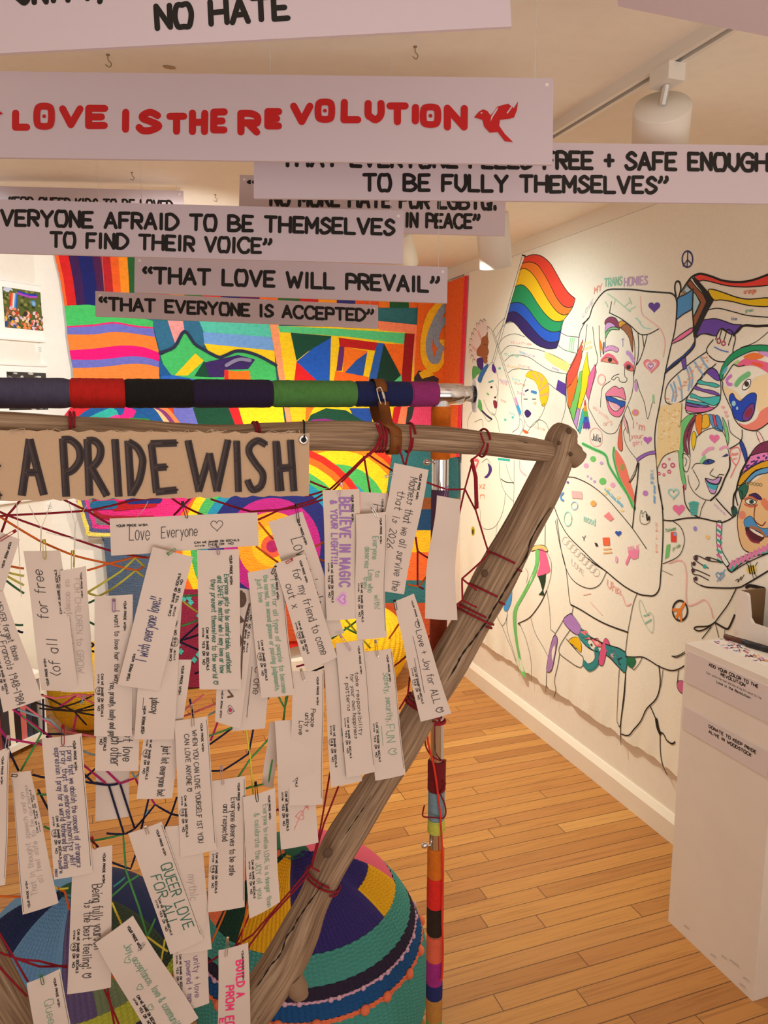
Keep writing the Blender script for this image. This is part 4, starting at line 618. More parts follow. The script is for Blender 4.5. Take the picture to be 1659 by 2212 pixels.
# ------------------------------------------------------------------ low white bookcase under the photographs
B0 = onZ(104, 1603, 0); bd = LD; e = empty('bookcase', B0); tag(e, 'low white open bookcase of books against the left wall', 'bookcase'); SHW = mat('#f2eee8', .5)
def bx(name, s0, s1, d0, d1, z0, z1, m, par):
    ms = M(); o = B0+bd*s0-LN*d0; ms.box((o.x, o.y, z0), bd*(s1-s0), -LN*(d1-d0), (0, 0, z1-z0), m); return ms.build(name, par)
bx('side_panel', 0, .022, 0, .25, 0, .34, SHW, e); bx('side_panel', .9, .922, 0, .25, 0, .34, SHW, e); bx('shelf', .022, .9, 0, .25, .03, .055, SHW, e); bx('shelf', .022, .9, 0, .25, .315, .34, SHW, e); bx('back_panel', .022, .9, .24, .25, .055, .315, SHW, e)
s = .03; i = 0; bc = ('#1c1c22', '#2a3048', '#c86a6a', '#14141a', '#e8e0d0', '#30303a', '#8a3a3a', '#20242c', '#f0ece4', '#3a2a4a'); bn = ('black', 'navy', 'pink', 'black', 'cream', 'charcoal', 'maroon', 'dark grey', 'white', 'plum')
seen = {}
while s < .62:
    t = .022+.018*random.random(); h = .17+.06*random.random(); nm = bn[i % 10]; seen[nm] = seen.get(nm, 0)+1
    o = bx('book', s, s+t, .02, .19, .055, .055+h, mat(bc[i % 10], .5), None)
    tag(o, f'{nm} book standing {["at the right end", "second", "third", "fourth", "fifth", "sixth", "seventh", "eighth", "ninth", "tenth", "eleventh", "twelfth", "thirteenth", "fourteenth", "fifteenth", "sixteenth", "seventeenth", "eighteenth", "nineteenth", "twentieth", "next to last", "last"][min(i,21)]}{"" if i == 0 else " from the right"} in the low white bookcase', 'book', 'books in the low bookcase'); s += t+.002; i += 1
# ------------------------------------------------------------------ yellow knitted poufs on the floor behind
def ball_pouf(c, r, h, col, label, seed):
    e = empty('knitted_pouf', c); tag(e, label, 'pouf', 'yellow knitted poufs'); ms = M(); rows = []
    for j in range(28):
        a = math.pi*j/27*.985; rho = math.sin(a)**.72 if 0 < a < math.pi else 0
        rows.append([Vector(c)+Vector((r*rho*(1+.022*math.sin(34*k*2*math.pi/136))*math.cos(2*math.pi*k/136+.5*math.cos(a)), r*rho*(1+.022*math.sin(34*k*2*math.pi/136))*math.sin(2*math.pi*k/136+.5*math.cos(a)), h*(.5+.5*math.cos(a)))) for k in range(136)])
    ms.grid(rows, yarn(col), True, True); ms.build('cover', e)
    ms = M(); ms.lathe(Vector(c)+Vector((0, 0, h-.008)), [(.001, .016), (.025, .012), (.03, 0)], yarn(col), 16); ms.build('gathered_top', e)
c1 = onZ(800, 1500, 0); ball_pouf((c1.x+.01, c1.y+.14, 0), .232, .44, '#f4c012', 'big yellow knitted pouf behind the wish tags at the centre', 1)
c2 = onZ(205, 1592, 0); ball_pouf((c2.x-.01, c2.y+.14, 0), .19, .40, '#d8a812', 'mustard yellow knitted pouf beside the low bookcase', 2)
# ------------------------------------------------------------------ hanging board signs
BOARD = mat('#d5c6cf', .75); BLK = mat('#0d0b0b', .6); REDP = mat('#c4141a', .55); STR = mat('#e8e4de', .6)
class Sign:
    def __init__(s, name, q, dl, dr, label, strings=(.03, .97)):
        TL, TR, BR, BL = [atD(*p, d) for p, d in zip(q, dl if isinstance(dl, tuple) else (dl, dr, dr, dl))]
        ex = (TR-TL+BR-BL); ex.normalize(); up = (TL-BL+TR-BR); up = (up-ex*up.dot(ex)).normalized()
        s.p = Plane(BL, ex, up); s.w = ((TR-TL)+(BR-BL)).dot(ex)/2; s.h = ((TL-BL)+(TR-BR)).dot(up)/2
        s.ms = M(); s.ms.box(s.p.f(0, 0, -.005), ex*s.w, s.p.ey*s.h, s.p.n*.005, BOARD); s.k = .0003
        s.name, s.label, s.strings = name, label, strings
        for u in (.012, s.w-.012): disc(s.ms, u, s.h-.012, .0035, mat('#f4f0ea'), s.p.f, .0002)
    def text(s, t, a, b, cap, wd=.19, m=None, **k):
        A, B = s.p.px(*a), s.p.px(*b); T_ = s.p.px(a[0], a[1]-cap); c = T_[1]-A[1]; s.k += .00006
        text(s.ms, t, A[0], B[0], A[1], c, c*wd, m or BLK, s.p.f, s.k, y1=B[1], jit=.22, **k)
    def done(s):
        e = empty(s.name, s.p.f(s.w/2, 0)); tag(e, s.label, 'sign', 'lettered signs hanging from the ceiling'); s.ms.build('board', e)
        for u in s.strings:
            a = s.p.f(s.w*u, s.h-.012, -.002); ms = M(); ms.tube([a, Vector((a.x, a.y, ZC))], .0006, STR, 5); ms.build('hanging_string', e)
S = Sign('hanging_sign', [(-80, -165), (1105, -205), (1105, 35), (-80, 119)], 1.03, 1.03, 'nearest pale sign ending NO HATE, tilted above all the others')
S.text('UNITY,', (38, 13), (226, 0), 60, .2); S.text('NO HATE', (340, 67), (622, 44), 58, .21); S.done()
S = Sign('hanging_sign', [(-170, 152), (1197, 169), (1190, 356), (-170, 338)], 1.36, 1.36, 'long pale sign reading LOVE IS THE REVOLUTION in red with a red bird')
def red(ch, x0, x1, y, cap, wd, y1=None): S.text(ch, (x0, y), (x1, y if y1 is None else y1), cap, wd, REDP, flat=False)
WDR = 15.5
for ch, x0, x1, yt, yb in (('L', 26, 66, 238, 282), ('V', 127, 180, 229, 277), ('E', 184, 233, 228, 279), ('I', 263, 285, 236, 287), ('S', 293, 348, 236, 289), ('T', 359, 404, 245, 292), ('H', 408, 450, 238, 292), ('E', 454, 492, 236, 289), ('R', 512, 562, 239, 293), ('E', 571, 610, 235, 280), ('V', 627, 677, 223, 270), ('L', 735, 780, 215, 267), ('U', 787, 830, 217, 266), ('T', 834, 882, 222, 270), ('I', 889, 907, 226, 269), ('N', 958, 1010, 228, 282)):
    h = WDR/2; cap = yb-yt; x0, x1 = (x0+h, x1-h) if ch != 'I' else (x0+h, x0+h+1); red(ch, x0, x1, yb, cap, WDR/cap)
for x, y, r, ry in ((96, 252, 16, 22), (702, 240, 15, 19), (930, 251, 16, 19)):
    a = S.p.px(x, y); b = S.p.px(x+r, y); c = S.p.px(x, y-ry); S.k += .0001; q = catmull([(a[0]+(b[0]-a[0])*math.copysign(abs(math.cos(t))**.6, math.cos(t)), a[1]+(c[1]-a[1])*math.copysign(abs(math.sin(t))**.6, math.sin(t))) for t in [i*.5236 for i in range(13)]], 3, True)
    ribbon(S.ms, q, .0125, REDP, S.p.f, S.k, False); disc(S.ms, a[0], a[1], .0035, REDP, S.p.f, S.k)
Z2 = (830, 0, 2.0)
def sp(st, Z=Z2, m=REDP): S.k += .0001; fillp(S.ms, [S.p.px(*p) for p in PX(st, Z)], m, S.p.f, S.k)
sp('388,510 408,485 428,474 446,482 458,500 470,490 490,462 535,450 560,470 578,440 572,480 560,510 540,515 500,520 496,545 520,580 556,616 520,612 490,572 455,575 432,550 424,520 405,514'); sp('415,490 420,486 425,490 420,494', Z2, BOARD); sp('458,528 462,505 480,478 492,464 488,478 470,505', Z2, BOARD); sp('528,490 548,462 552,466 532,494', Z2, BOARD); sp('-8,235 8,247 -8,252', ZF); S.done()
S = Sign('hanging_sign', [(548, 300), (1830, 316), (1830, 441), (548, 428)], 1.46, 1.48, 'pale sign ending FREE + SAFE ENOUGH TO BE FULLY THEMSELVES')
S.text('“THAT EVERYONE FEELS FREE + SAFE ENOUGH', (585, 361), (1657, 372), 42, .2); S.text('TO BE FULLY THEMSELVES”', (786, 414), (1440, 420), 40, .2); S.done()
S = Sign('hanging_sign', [(513, 376), (1090, 392), (1089, 508), (515, 495)], 1.95, 1.95, 'pale sign ending HATE FOR LGBTQ and IN PEACE, behind the FULLY THEMSELVES sign', (.97,))
S.text('NO MORE HATE FOR LGBTQ.', (585, 446), (1072, 455), 38, .2); S.text('LET NO ONE LIVE IN PEACE”', (583, 486), (1034, 496), 34, .2); S.text('“', (536, 407), (550, 407), 18, .3); S.done()
S = Sign('hanging_sign', [(-130, 434), (868, 455), (873, 577), (-130, 543)], 1.60, 1.62, 'pale sign ending EVERYONE AFRAID TO BE THEMSELVES TO FIND THEIR VOICE')
S.text('EVERYONE AFRAID TO BE THEMSELVES', (-24, 488), (850, 510), 38, .2); S.text('TO FIND THEIR VOICE”', (110, 535), (584, 550), 36, .2); S.done()
S = Sign('hanging_sign', [(288, 552), (967, 577), (963, 655), (290, 632)], 1.80, 1.86, 'one line pale sign reading THAT LOVE WILL PREVAIL')
S.text('“THAT LOVE WILL PREVAIL”', (310, 613), (946, 633), 38, .2); S.done()
S = Sign('hanging_sign', [(202, 631), (817, 659), (813, 712), (206, 683)], 2.04, 2.18, 'lowest and smallest pale sign, reading THAT EVERYONE IS ACCEPTED')
S.text('“THAT EVERYONE IS ACCEPTED”', (216, 671), (805, 696), 31, .21); S.done()
S = Sign('hanging_sign', [(-70, 402), (396, 412), (396, 482), (-70, 470)], 2.45, 2.5, 'farthest pale sign beginning FOR QUEER KIDS TO BE LOVED')
S.text('“FOR QUEER KIDS TO BE LOVED', (20, 447), (372, 455), 23, .2); S.text('AND SAFE”', (120, 470), (260, 474), 18, .2); S.done()
S = Sign('hanging_sign', [(1130, -620), (2250, -560), (1900, 160), (1335, 14)], (.62, .52, .80, .95), 0, 'blank corner of a sign hanging close at the top right', (.5,)); S.done()
# ------------------------------------------------------------------ ceiling hooks, chip
HK = mat('#9a8a70', .5, None, .6)
for (x, y), l in zip(((897, 100), (233, 118), (285, 372), (465, 420)), ('wire ceiling hook right of centre, above the red lettered sign', 'wire ceiling hook at left, between the two nearest signs', 'wire ceiling hook at left, just under the red lettered sign', 'wire ceiling hook near the centre, under the red lettered sign')):
    p = onZ(x, y, ZC); ms = M(); ms.tube(smooth3([p, p-Vector((0, 0, .010)), p+Vector((.006, 0, -.017)), p+Vector((.002, 0, -.024)), p+Vector((-.006, 0, -.02))], 5), .0011, HK, 6); ms.lathe(p-Vector((0, 0, .0015)), [(.0005, 0), (.004, 0), (.004, .0015)], HK, 10)
    tag(ms.build('ceiling_hook'), l, 'hook', 'hooks screwed into the ceiling')
p = onZ(365, 145, ZC); ms = M(); ms.prism([p+Vector((a*.001, b*.001, -.0006)) for a, b in ((-14, -4), (-6, -9), (12, -7), (15, 3), (5, 8), (-9, 6))][::-1], Vector((0, 0, -1)), -.0006, mat('#b89a78')); tag(ms.build('tape_scrap'), 'torn scrap of tan tape stuck to the ceiling', 'tape')
# ------------------------------------------------------------------ track and lamps
LWH = mat('#ece6dc', .4); tx_, = (1.115,); e = empty('light_track', (tx_, 1.9, ZC)); tag(e, 'white ceiling track with a dark slot running parallel to the mural', 'track')
ms = M()
for a, b in ((-.018, .011), (.007, .011)): ms.box((tx_+a, -1, ZC-.028), (b, 0, 0), (0, 4.4, 0), (0, 0, .028), LWH)
ms.build('rail', e); ms = M(); ms.box((tx_-.007, -1, ZC-.018), (.014, 0, 0), (0, 4.4, 0), (0, 0, .012), mat('#14110e', .5)); lab(ms.build('slot', e), 'black slot in the rail')
def lamp(y, cyl, aim, r, L_, label, holes=False):
    e = empty('track_lamp', (tx_, y, ZC-.03)); tag(e, label, 'lamp', 'lamps on the ceiling track')
    ms = M(); ms.box((tx_-.021, y-.03, ZC-.062), (.042, 0, 0), (0, .06, 0), (0, 0, .034), LWH); ms.build('adapter', e)
    c = Vector(cyl); a = Vector(aim).normalized(); ms = M(); ms.tube([(tx_, y, ZC-.062), c-a*.002], .008, CHROME, 10); ms.build('stem', e)
    ms = M(); ms.lathe(c, [(.0005, 0), (r*.97, 0), (r, .004), (r, L_), (r-.004, L_), (r-.006, .02), (.0005, .02)], LWH, 32, a); o = ms.build('shade', e)
    if holes:
        u = a.orthogonal().normalized(); v = a.cross(u); hm = M(); k = 0
        for R_, n in ((.0, 1), (.02, 6), (.038, 10)):
            for i in range(n): q = c-a*.0008+(u*math.cos(6.283*i/n)+v*math.sin(6.283*i/n))*R_; hm.face([q+(u*math.cos(t)+v*math.sin(t))*.0028 for t in [j*.785 for j in range(8)]], mat('#8a7a50'))
        hm.build('vent_hole', o)
    b = M(); q = c+a*.03; b.lathe(q, [(.0005, .0), (.03, .0), (.034, .03), (.0005, .034)], mat('#fff4dc', .3), 16, a); b.build('bulb', e)
lamp(1.385, (1.115, 1.395, 2.165), (.42, .55, -.6), .06, .17, 'big white cylinder lamp hanging from the track at upper right')
lamp(2.15, (1.115, 2.17, 2.12), (.25, .25, -1), .052, .16, 'white cylinder lamp half hidden behind the IN PEACE sign')
lamp(2.80, (1.0, 2.70, 2.165), (.40, .55, -.55), .05, .15, 'white vented lamp end tilted toward the mural, right of the VOICE sign', True)
# ------------------------------------------------------------------ garment rack wrapped in yarn
RY = 1.2; e = empty('garment_rack', (.52, RY, 0)); tag(e, 'chrome garment rack with its bar and upright wrapped in coloured yarn', 'rack')
def rp(x, y): return onY(x, y, RY)
zb = 1.5585
def bx_(x): return rp(x, 846).x
def ring_tube(a, b, r, m, name, label=None, ends=.9, parent=None):
    a, b = Vector(a), Vector(b); n = 26; ms = M(); d = (b-a); rg = random.Random(int(a.x*1e4+a.z*997)); pts = []; rs = []
    for i in range(n+1): pts.append(a+d*(i/n)); rs.append(r*(1+rg.uniform(-.012, .012))*(ends if i in (0, n) else 1))
    ms.tube(pts, rs, m, 24); o = ms.build(name, parent or e)
    if label: lab(o, label)
    return o
ms = M(); ms.tube([(bx_(-520), RY, zb), (bx_(1000), RY, zb)], .016, CHROME, 20); ms.build('top_bar', e)
for a, b, c, l, r in ((-500, -200, '#b8401c', 'rust yarn wrap', .022), (-200, 152, '#4e4a66', 'dusty violet yarn wrap', .0222), (152, 270, '#cc160a', 'red yarn wrap', .0222), (270, 416, '#050408', 'black yarn wrap', .0222), (416, 587, '#22123a', 'dark purple yarn wrap', .0222), (587, 766, '#4f8a42', 'green yarn wrap', .0218), (766, 884, '#0e1c54', 'navy yarn wrap', .0212), (884, 942, '#9a2a74', 'magenta yarn wrap', .0216)):
    ring_tube((bx_(a), RY, zb), (bx_(b), RY, zb), r, wrapx(c), 'yarn_wrap', l)
ms = M(); ms.lathe((bx_(938), RY, zb), [(.016, 0), (.0185, .002), (.0185, bx_(997)-bx_(938)-.002), (.0165, bx_(997)-bx_(938))], CHROME, 28, (1, 0, 0)); lab(ms.build('corner_fitting', e), 'polished chrome corner fitting')
ms = M(); L_ = bx_(1021)-bx_(997); ms.lathe((bx_(997), RY, zb), [(.0145, 0), (.0145, L_), (.0005, L_)], CHROME, 28, (1, 0, 0)); ms.build('bar_end', e)
ms = M(); ms.lathe((bx_(1021), RY, zb), [(.0005, 0), (.0148, 0), (.0148, .002), (.0005, .002)], mat('#1a1a1a', .5), 28, (1, 0, 0)); ms.build('end_ring', e)
ms = M(); ms.prism([(bx_(1021)+.0062, RY+.011*math.cos(t), zb-.002+.030*math.sin(t)) for t in [i*.2618 for i in range(24)]], Vector((1, 0, 0)), .0035, mat('#f6f4f0', .4)); lab(ms.build('end_cap', e), 'white plastic oval end cap')
px_ = .5255
def zz(y): return rp(945, y).z
ms = M(); ms.tube([(px_, RY, .05), (px_, RY, zz(1060))], .0128, CHROME, 20); ms.build('lower_upright', e)
ms = M(); ms.tube([(px_, RY, zz(1060)), (px_, RY, zb-.012)], .0148, CHROME, 20); ms.build('upper_upright', e)
for a, b, c, l, r in ((878, 992, '#ec7a10', 'orange yarn wrap', .0172), (1052, 1332, '#6a4a72', 'mauve yarn wrap', .0158), (1332, 1512, '#a8401c', 'rust yarn wrap', .0158), (1642, 1706, '#7e0d18', 'dark red yarn wrap', .0172), (1706, 1768, '#86a6b6', 'grey blue yarn wrap', .0158), (1768, 1796, '#d8dc5a', 'yellow yarn wrap', .0164), (1830, 1892, '#e87a10', 'orange yarn wrap', .0164), (1892, 1956, '#f0281c', 'bright red yarn wrap', .0166), (1956, 2014, '#2c1a0c', 'dark brown yarn wrap', .0164), (2018, 2070, '#ee6a4a', 'salmon yarn wrap', .0164), (2070, 2120, '#a82488', 'magenta yarn wrap', .0164), (2120, 2150, '#16246a', 'navy yarn wrap', .0164), (2150, 2198, '#c88a3a', 'tan yarn wrap', .0164), (2198, 2270, '#6ab85a', 'light green yarn wrap', .0164)):
    ring_tube((px_, RY, zz(a)), (px_, RY, zz(b)), r, wrapz(c), 'yarn_wrap', l)
for x, y in ((922, 998), (917, 1826)): ms = M(); ms.lathe(rp(x, y), [(.0004, -.006), (.004, -.005), (.006, 0), (.004, .005), (.0004, .006)], CHROME, 14, (1, .2, 0)); ms.tube([rp(x, y), (px_, RY, zz(y))], .002, CHROME, 6); ms.build('spring_button', e)
ms = M(); ms.tube([(px_, RY-.12, .03), (px_, RY+.12, .03)], .014, CHROME, 16); ms.tube([(px_, RY, .03), (px_, RY, .07)], .017, CHROME, 16); ms.build('foot', e)
for y in (RY-.11, RY+.11): ms = M(); ms.lathe((px_, y, 0), [(.0005, 0), (.016, 0), (.018, .02), (.0005, .022)], mat('#222222', .6), 16); ms.build('foot_cap', e)
ms = M(); x0 = bx_(-520); ms.tube([(x0, RY, .03), (x0, RY, zb)], .0148, CHROME, 20); ms.tube([(x0, RY-.12, .03), (x0, RY+.12, .03)], .014, CHROME, 16); ms.build('far_upright', e)
for y in (RY-.11, RY+.11): ms = M(); ms.lathe((x0, y, 0), [(.0005, 0), (.016, 0), (.018, .02), (.0005, .022)], mat('#222222', .6), 16); ms.build('foot_cap', e)
def cord(name, pts, r, c, label, cat='yarn', group=None):
    ms = M(); ms.tube(smooth3(pts, 5), r, mat(c, .9, ('noise', 900, .4)), 7); return tag(ms.build(name), label, cat, group)
RF = RY-.022
def wp(x, y, Y): return onY(x, y, Y)
cord('yarn_tail', [wp(x, y, RF) for x, y in ((921, 1572), (926, 1610), (937, 1655), (944, 1700), (951, 1760), (955, 1830), (957, 1900), (955, 1975), (957, 2050), (955, 2110), (951, 2116))], .0019, '#e8341c', 'bright red orange yarn end dangling beside the wrapped rack upright')
cord('yarn_tail', [wp(x, y, RF+.004) for x, y in ((917, 1590), (921, 1615), (934, 1634), (952, 1643))]+[Vector((px_+.0185, RY, zz(1645)))], .0015, '#7e0d18', 'dark red yarn end slanting across the bare chrome upright')
cord('yarn_tail', [wp(x, y, RF) for x, y in ((955, 1690), (962, 1690), (958, 1705), (952, 1715), (960, 1735), (963, 1755), (957, 1767), (940, 1766), (915, 1764), (914, 1752), (917, 1740))], .0015, '#7e0d18', 'loose dark red yarn loop around the grey blue wrap')
ms = M(); cz = zz(1558)
ms.tube([Vector((px_+.0152*math.cos(a), RY+.0152*math.sin(a), cz+.0022*(a/6.28-1))) for a in [i*.35 for i in range(38)]], .0017, mat('#9a1024', .9), 7); tag(ms.build('yarn_tie'), 'crimson yarn tied twice round the bare chrome upright', 'yarn')
# ------------------------------------------------------------------ driftwood frame
def wood():
    m = bpy.data.materials.new('driftwood'); m.use_nodes = True; nt = m.node_tree; b = nt.nodes['Principled BSDF']; N = nt.nodes.new; L = nt.links.new
    uv = N('ShaderNodeUVMap'); uv.uv_map = 'grain'; mp = N('ShaderNodeMapping'); mp.inputs['Scale'].default_value = (3.5, 2.6, 1); L(uv.outputs[0], mp.inputs[0])
    n1 = N('ShaderNodeTexNoise'); n1.inputs['Scale'].default_value = 3; n1.inputs['Detail'].default_value = 8; n1.inputs['Distortion'].default_value = .5; L(mp.outputs[0], n1.inputs['Vector'])
    rp_ = N('ShaderNodeValToRGB'); L(n1.outputs[0], rp_.inputs[0]); e_ = rp_.color_ramp.elements; e_[0].position = .3; e_[0].color = lin('#6a5340'); e_[1].position = .72; e_[1].color = lin('#b29a80'); q = e_.new(.5); q.color = lin('#93785e')
    n2 = N('ShaderNodeTexNoise'); n2.inputs['Scale'].default_value = 14; n2.inputs['Detail'].default_value = 6; L(mp.outputs[0], n2.inputs['Vector'])
    L(rp_.outputs[0], b.inputs['Base Color']); b.inputs['Roughness'].default_value = .82
    bp = N('ShaderNodeBump'); bp.inputs['Strength'].default_value = .4; bp.inputs['Distance'].default_value = .003; L(n2.outputs[0], bp.inputs['Height']); L(bp.outputs[0], b.inputs['Normal']); return m
WOOD = wood(); CRACK = mat('#1c120a', .95)
def branch(name, pts, rad, parent, seed, Y, cracks=(), knots=(), label=None, endround=True):
    rg = random.Random(seed); P = smooth3(pts, 8); Rr = [q[0] for q in catmull([(r, 0) for r in rad], 8)]; ms = M(); n = 28
    if endround:
        d0 = (P[0]-P[1]).normalized(); P = [P[0]+d0*Rr[0]*.32, P[0]+d0*Rr[0]*.22]+P; Rr = [Rr[0]*.5, Rr[0]*.82]+Rr
        d1 = (P[-1]-P[-2]).normalized(); P += [P[-1]+d1*Rr[-1]*.2, P[-1]+d1*Rr[-1]*.3]; Rr += [Rr[-1]*.82, Rr[-1]*.45]
    ph = [rg.uniform(0, 6) for _ in range(6)]; ln_ = [0]
    for a, b in zip(P, P[1:]): ln_.append(ln_[-1]+(b-a).length)
    def nz(i, a): return 1+.05*math.sin(2*a+ph[0]+ln_[i]*9)+.03*math.sin(5*a+ph[1]+ln_[i]*21)+.025*math.sin(9*a+ph[2]-ln_[i]*6)+.03*math.sin(ln_[i]*38+ph[3])
    ms.tube(P, Rr, WOOD, n, True, nz); o = ms.build(name, parent); me = o.data; uvl = me.uv_layers.new(name='grain'); np_ = len(P)*n
    for poly in me.polygons:
        vs = list(poly.vertices); ks = [v % n for v in vs]; wrap = max(ks)-min(ks) > n/2
        for li, v in zip(poly.loop_indices, vs):
            k = v % n; k = k+n if wrap and k < n/2 else k; i = min(v//n, len(P)-1); uvl.data[li].uv = (k/n*4, ln_[i]*1.0)
    if label: lab(o, label)
    return o
FY = 1.115; e = empty('driftwood_frame', onY(300, 2400, FY)); tag(e, 'driftwood frame of lashed branches carrying the yarn web and wish tags', 'frame')
TB = [(-330, 925, 31), (-120, 925, 31), (0, 927, 31), (190, 934, 30), (380, 948, 29), (500, 953, 29), (590, 945, 28), (700, 940, 28), (850, 944, 28), (950, 949, 27), (1045, 957, 26), (1110, 965, 26), (1185, 976, 22)]
branch('driftwood_branch', [onY(x, y, FY) for x, y, r in TB], [r*.00078*(1+.00007*(x-600)) for x, y, r in TB], e, 4, FY, label='level top branch, smooth and pale')
LG = [(1222, 930, 30), (1212, 950, 38), (1196, 1002, 40), (1147, 1105, 40), (1067, 1253, 42), (1016, 1348, 41), (960, 1450, 40), (914, 1530, 40), (868, 1610, 39), (824, 1682, 37), (772, 1767, 37), (722, 1850, 37), (676, 1945, 32), (645, 2015, 39), (612, 2080, 44), (570, 2145, 42), (530, 2212, 37), (450, 2340, 36), (375, 2480, 32)]
LY = 1.125
branch('driftwood_branch', [onY(x, y, LY) for x, y, r in LG], [r*.00079*(1+.00012*(y-1400)/2) for x, y, r in LG], e, 11, LY, label='thick slanting right hand branch with long cracks')
LL = [(-520, 935, 40), (-300, 1430, 40), (-120, 1900, 38), (20, 2170, 36), (150, 2350, 38), (350, 2520, 34)]
branch('driftwood_branch', [onY(x, y, LY+.02) for x, y, r in LL], [r*.00078 for x, y, r in LL], e, 23, LY, label='slanting left hand branch, seen only at the lower corner')
ms = M(); ms.tube(smooth3([onY(1215, 965, 1.115), onY(1240, 985, 1.112), onY(1254, 997, 1.11)], 4), [.020]*5+[.017]*3+[.011], WOOD, 14); ms.build('branch_stub', e)
ms = M(); ms.tube(smooth3([onY(630, 2110, 1.11), onY(645, 2140, 1.107), onY(648, 2152, 1.106)], 4), [.018]*5+[.015]*3+[.01], WOOD, 14); ms.build('branch_stub', e)
def crk(st, Z, Y, w_=.0016):
    q = PX(st, Z); ms = M(); P_ = smooth3([onY(x, y, Y) for x, y in q], 4); n_ = len(P_)-1; ms.tube(P_, [w_*min(1, .2+i/4, .2+(n_-i)/4)*(.75+.35*math.sin(i*1.7)) for i in range(n_+1)], CRACK, 5); ms.build('crack', e)
Z7b = (960, 1000, 3.16); Z9b = (440, 1700, 2.9625); ZT7 = (500, 1400, 3.95)
crk('730,300 660,400 590,530 560,640 480,760 420,860 380,930 330,1010 300,1070 240,1150 200,1210 150,1270 110,1330 80,1390 20,1490', Z7b, 1.0915)
crk('1075,50 1020,140 985,190 930,270 880,340', Z9b, 1.094, .001); crk('770,615 690,720 640,790 600,850 570,910 530,960 505,1040 470,1100 430,1140 380,1220 330,1290', Z9b, 1.0935); crk('470,1340 400,1420 340,1490', Z9b, 1.094, .001)
crk('960,20 1100,0', (500, 1400, 3.95), 1.09, .0005); crk('590,1665 640,1680 700,1692', Z5, 1.0885, .0006)
for st, Z, Y, r in (('985,1590 1010,1585', Z5, 1.084, .006), ('905,1680 925,1690', Z5, 1.086, .004), ('1000,1770 1020,1780', Z5, 1.086, .004), ('790,420 800,430', Z9b, 1.0905, .009), ('270,745 285,765', Z7b, 1.091, .007)):
    q = PX(st, Z); a = onY(*q[0], Y); b = onY(*q[1], Y); ms = M(); ms.lathe((a+b)/2, [(.0003, .001), (r*.4, .0022), (r*.75, .0005), (r, -.002)], mat('#5c4634', .9, ('noise', 300, .5)), 14, (0, -1, .1)); ms.build('knot', e)
# ------------------------------------------------------------------ leather strap, canvas sign
LEA = mat('#a86428', .55, ('noise', 250, .15)); e = empty('leather_strap', onY(828, 970, 1.1)); tag(e, 'tan leather strap with steel clip tying the driftwood to the wrapped bar', 'strap')
def strap(name, pts, w_, wd=(1, 0, 0), label=None):
    P = smooth3(pts, 5); W_ = Vector(wd)*w_/2; ms = M()
    for s_ in (0, 1): ms.grid([[p-W_, p+W_] for p in P], LEA)
    o = ms.build(name, e); md = o.modifiers.new('thick', 'SOLIDIFY'); md.thickness = .0022; md.offset = 0; return o
bxs = bx_(815)
strap('upper_loop', [(bxs, RY-.0245*math.cos(a)+0, zb+.0245*math.sin(a)) for a in [.15+i*.3 for i in range(10)]]+[(bxs+.004, RY+.012, zb-.04), (bxs+.006, FY+.03, zb-.075)], .019)
pts = [onY(828, 868, 1.166), onY(832, 890, 1.145), onY(838, 915, 1.1)]
cb = onY(842, 944, FY); pts += [cb+Vector((.001*i, -.027*math.cos(a), -.027*math.sin(a)+.0)) for i, a in enumerate((-.5, 0, .5, 1.0, 1.45, 2.0, 2.6))]
strap('lower_loop', pts, .0185)
ms = M(); a = onY(818, 838, 1.172); b = onY(829, 876, 1.16); d = (b-a); sd = Vector((.0042, 0, .001))
ms.tube(smooth3([a-sd*.7, a+d*.2-sd, a+d*.8-sd, b-sd*.4, b+sd*.4, a+d*.8+sd, a+d*.2+sd, a+sd*.7, a, a-sd*.7], 5), .0012, CHROME, 8); ms.tube([a+d*.3+sd, a+d*.62+sd], .0025, CHROME, 10); lab(ms.build('clip', e), 'small steel snap clip')
SGY = 1.068; CAN = mat('#c0a284', .95, ('noise', 400, .25)); tl, tr, br, bl = [onY(x, y, SGY) for x, y in ((-330, 926), (673, 936), (667, 1071), (-330, 1088))]
SP_ = Plane(bl, (tr-tl+br-bl).normalized(), (0, 0, 1)); e = empty('canvas_banner', SP_.f(.3, 0)); tag(e, 'raw canvas banner lettered A PRIDE WISH tied to the top branch', 'banner')
W_ = (br-bl).dot(SP_.ex); H_ = (tl-bl).dot(SP_.ey); hr = (tr-br).dot(SP_.ey); dy = (br-bl).dot(SP_.ey)
def cvf(x, y, off=0): return SP_.f(x, y, off+.0022*math.sin(x*21)*math.sin(y*20+1)+.0012*math.sin(x*47))
ms = M(); rows = [[cvf(W_*i/70, (dy*i/70)+(H_+(hr-H_)*i/70)*j/10+(.0012*math.sin(i*1.9)+.0008*math.sin(i*4.1) if j in (0, 10) else 0)) for i in range(71)] for j in range(11)]
ms.grid(rows, CAN); CHAR = mat('#3a3032', .9, ('noise', 260, .5)); CH2 = mat('#4a3f3f', .9, ('noise', 300, .5)); ko = [.0006]
def cst(st, Z=Z3, w_=.0098):
    ko[0] += .00004; q = [SP_.px(*p) for p in PX(st, Z)]; q = catmull(q, 5) if len(q) > 2 else q
    ribbon(ms, dens(q), w_, CHAR, cvf, ko[0], False)
    for s_ in (-1, 1): ko[0] += .00003; ribbon(ms, dens([(x+s_*.0021, y+.0003) for x, y in q]), .0024, CH2 if s_ < 0 else mat('#2c2425', .9), cvf, ko[0], False)
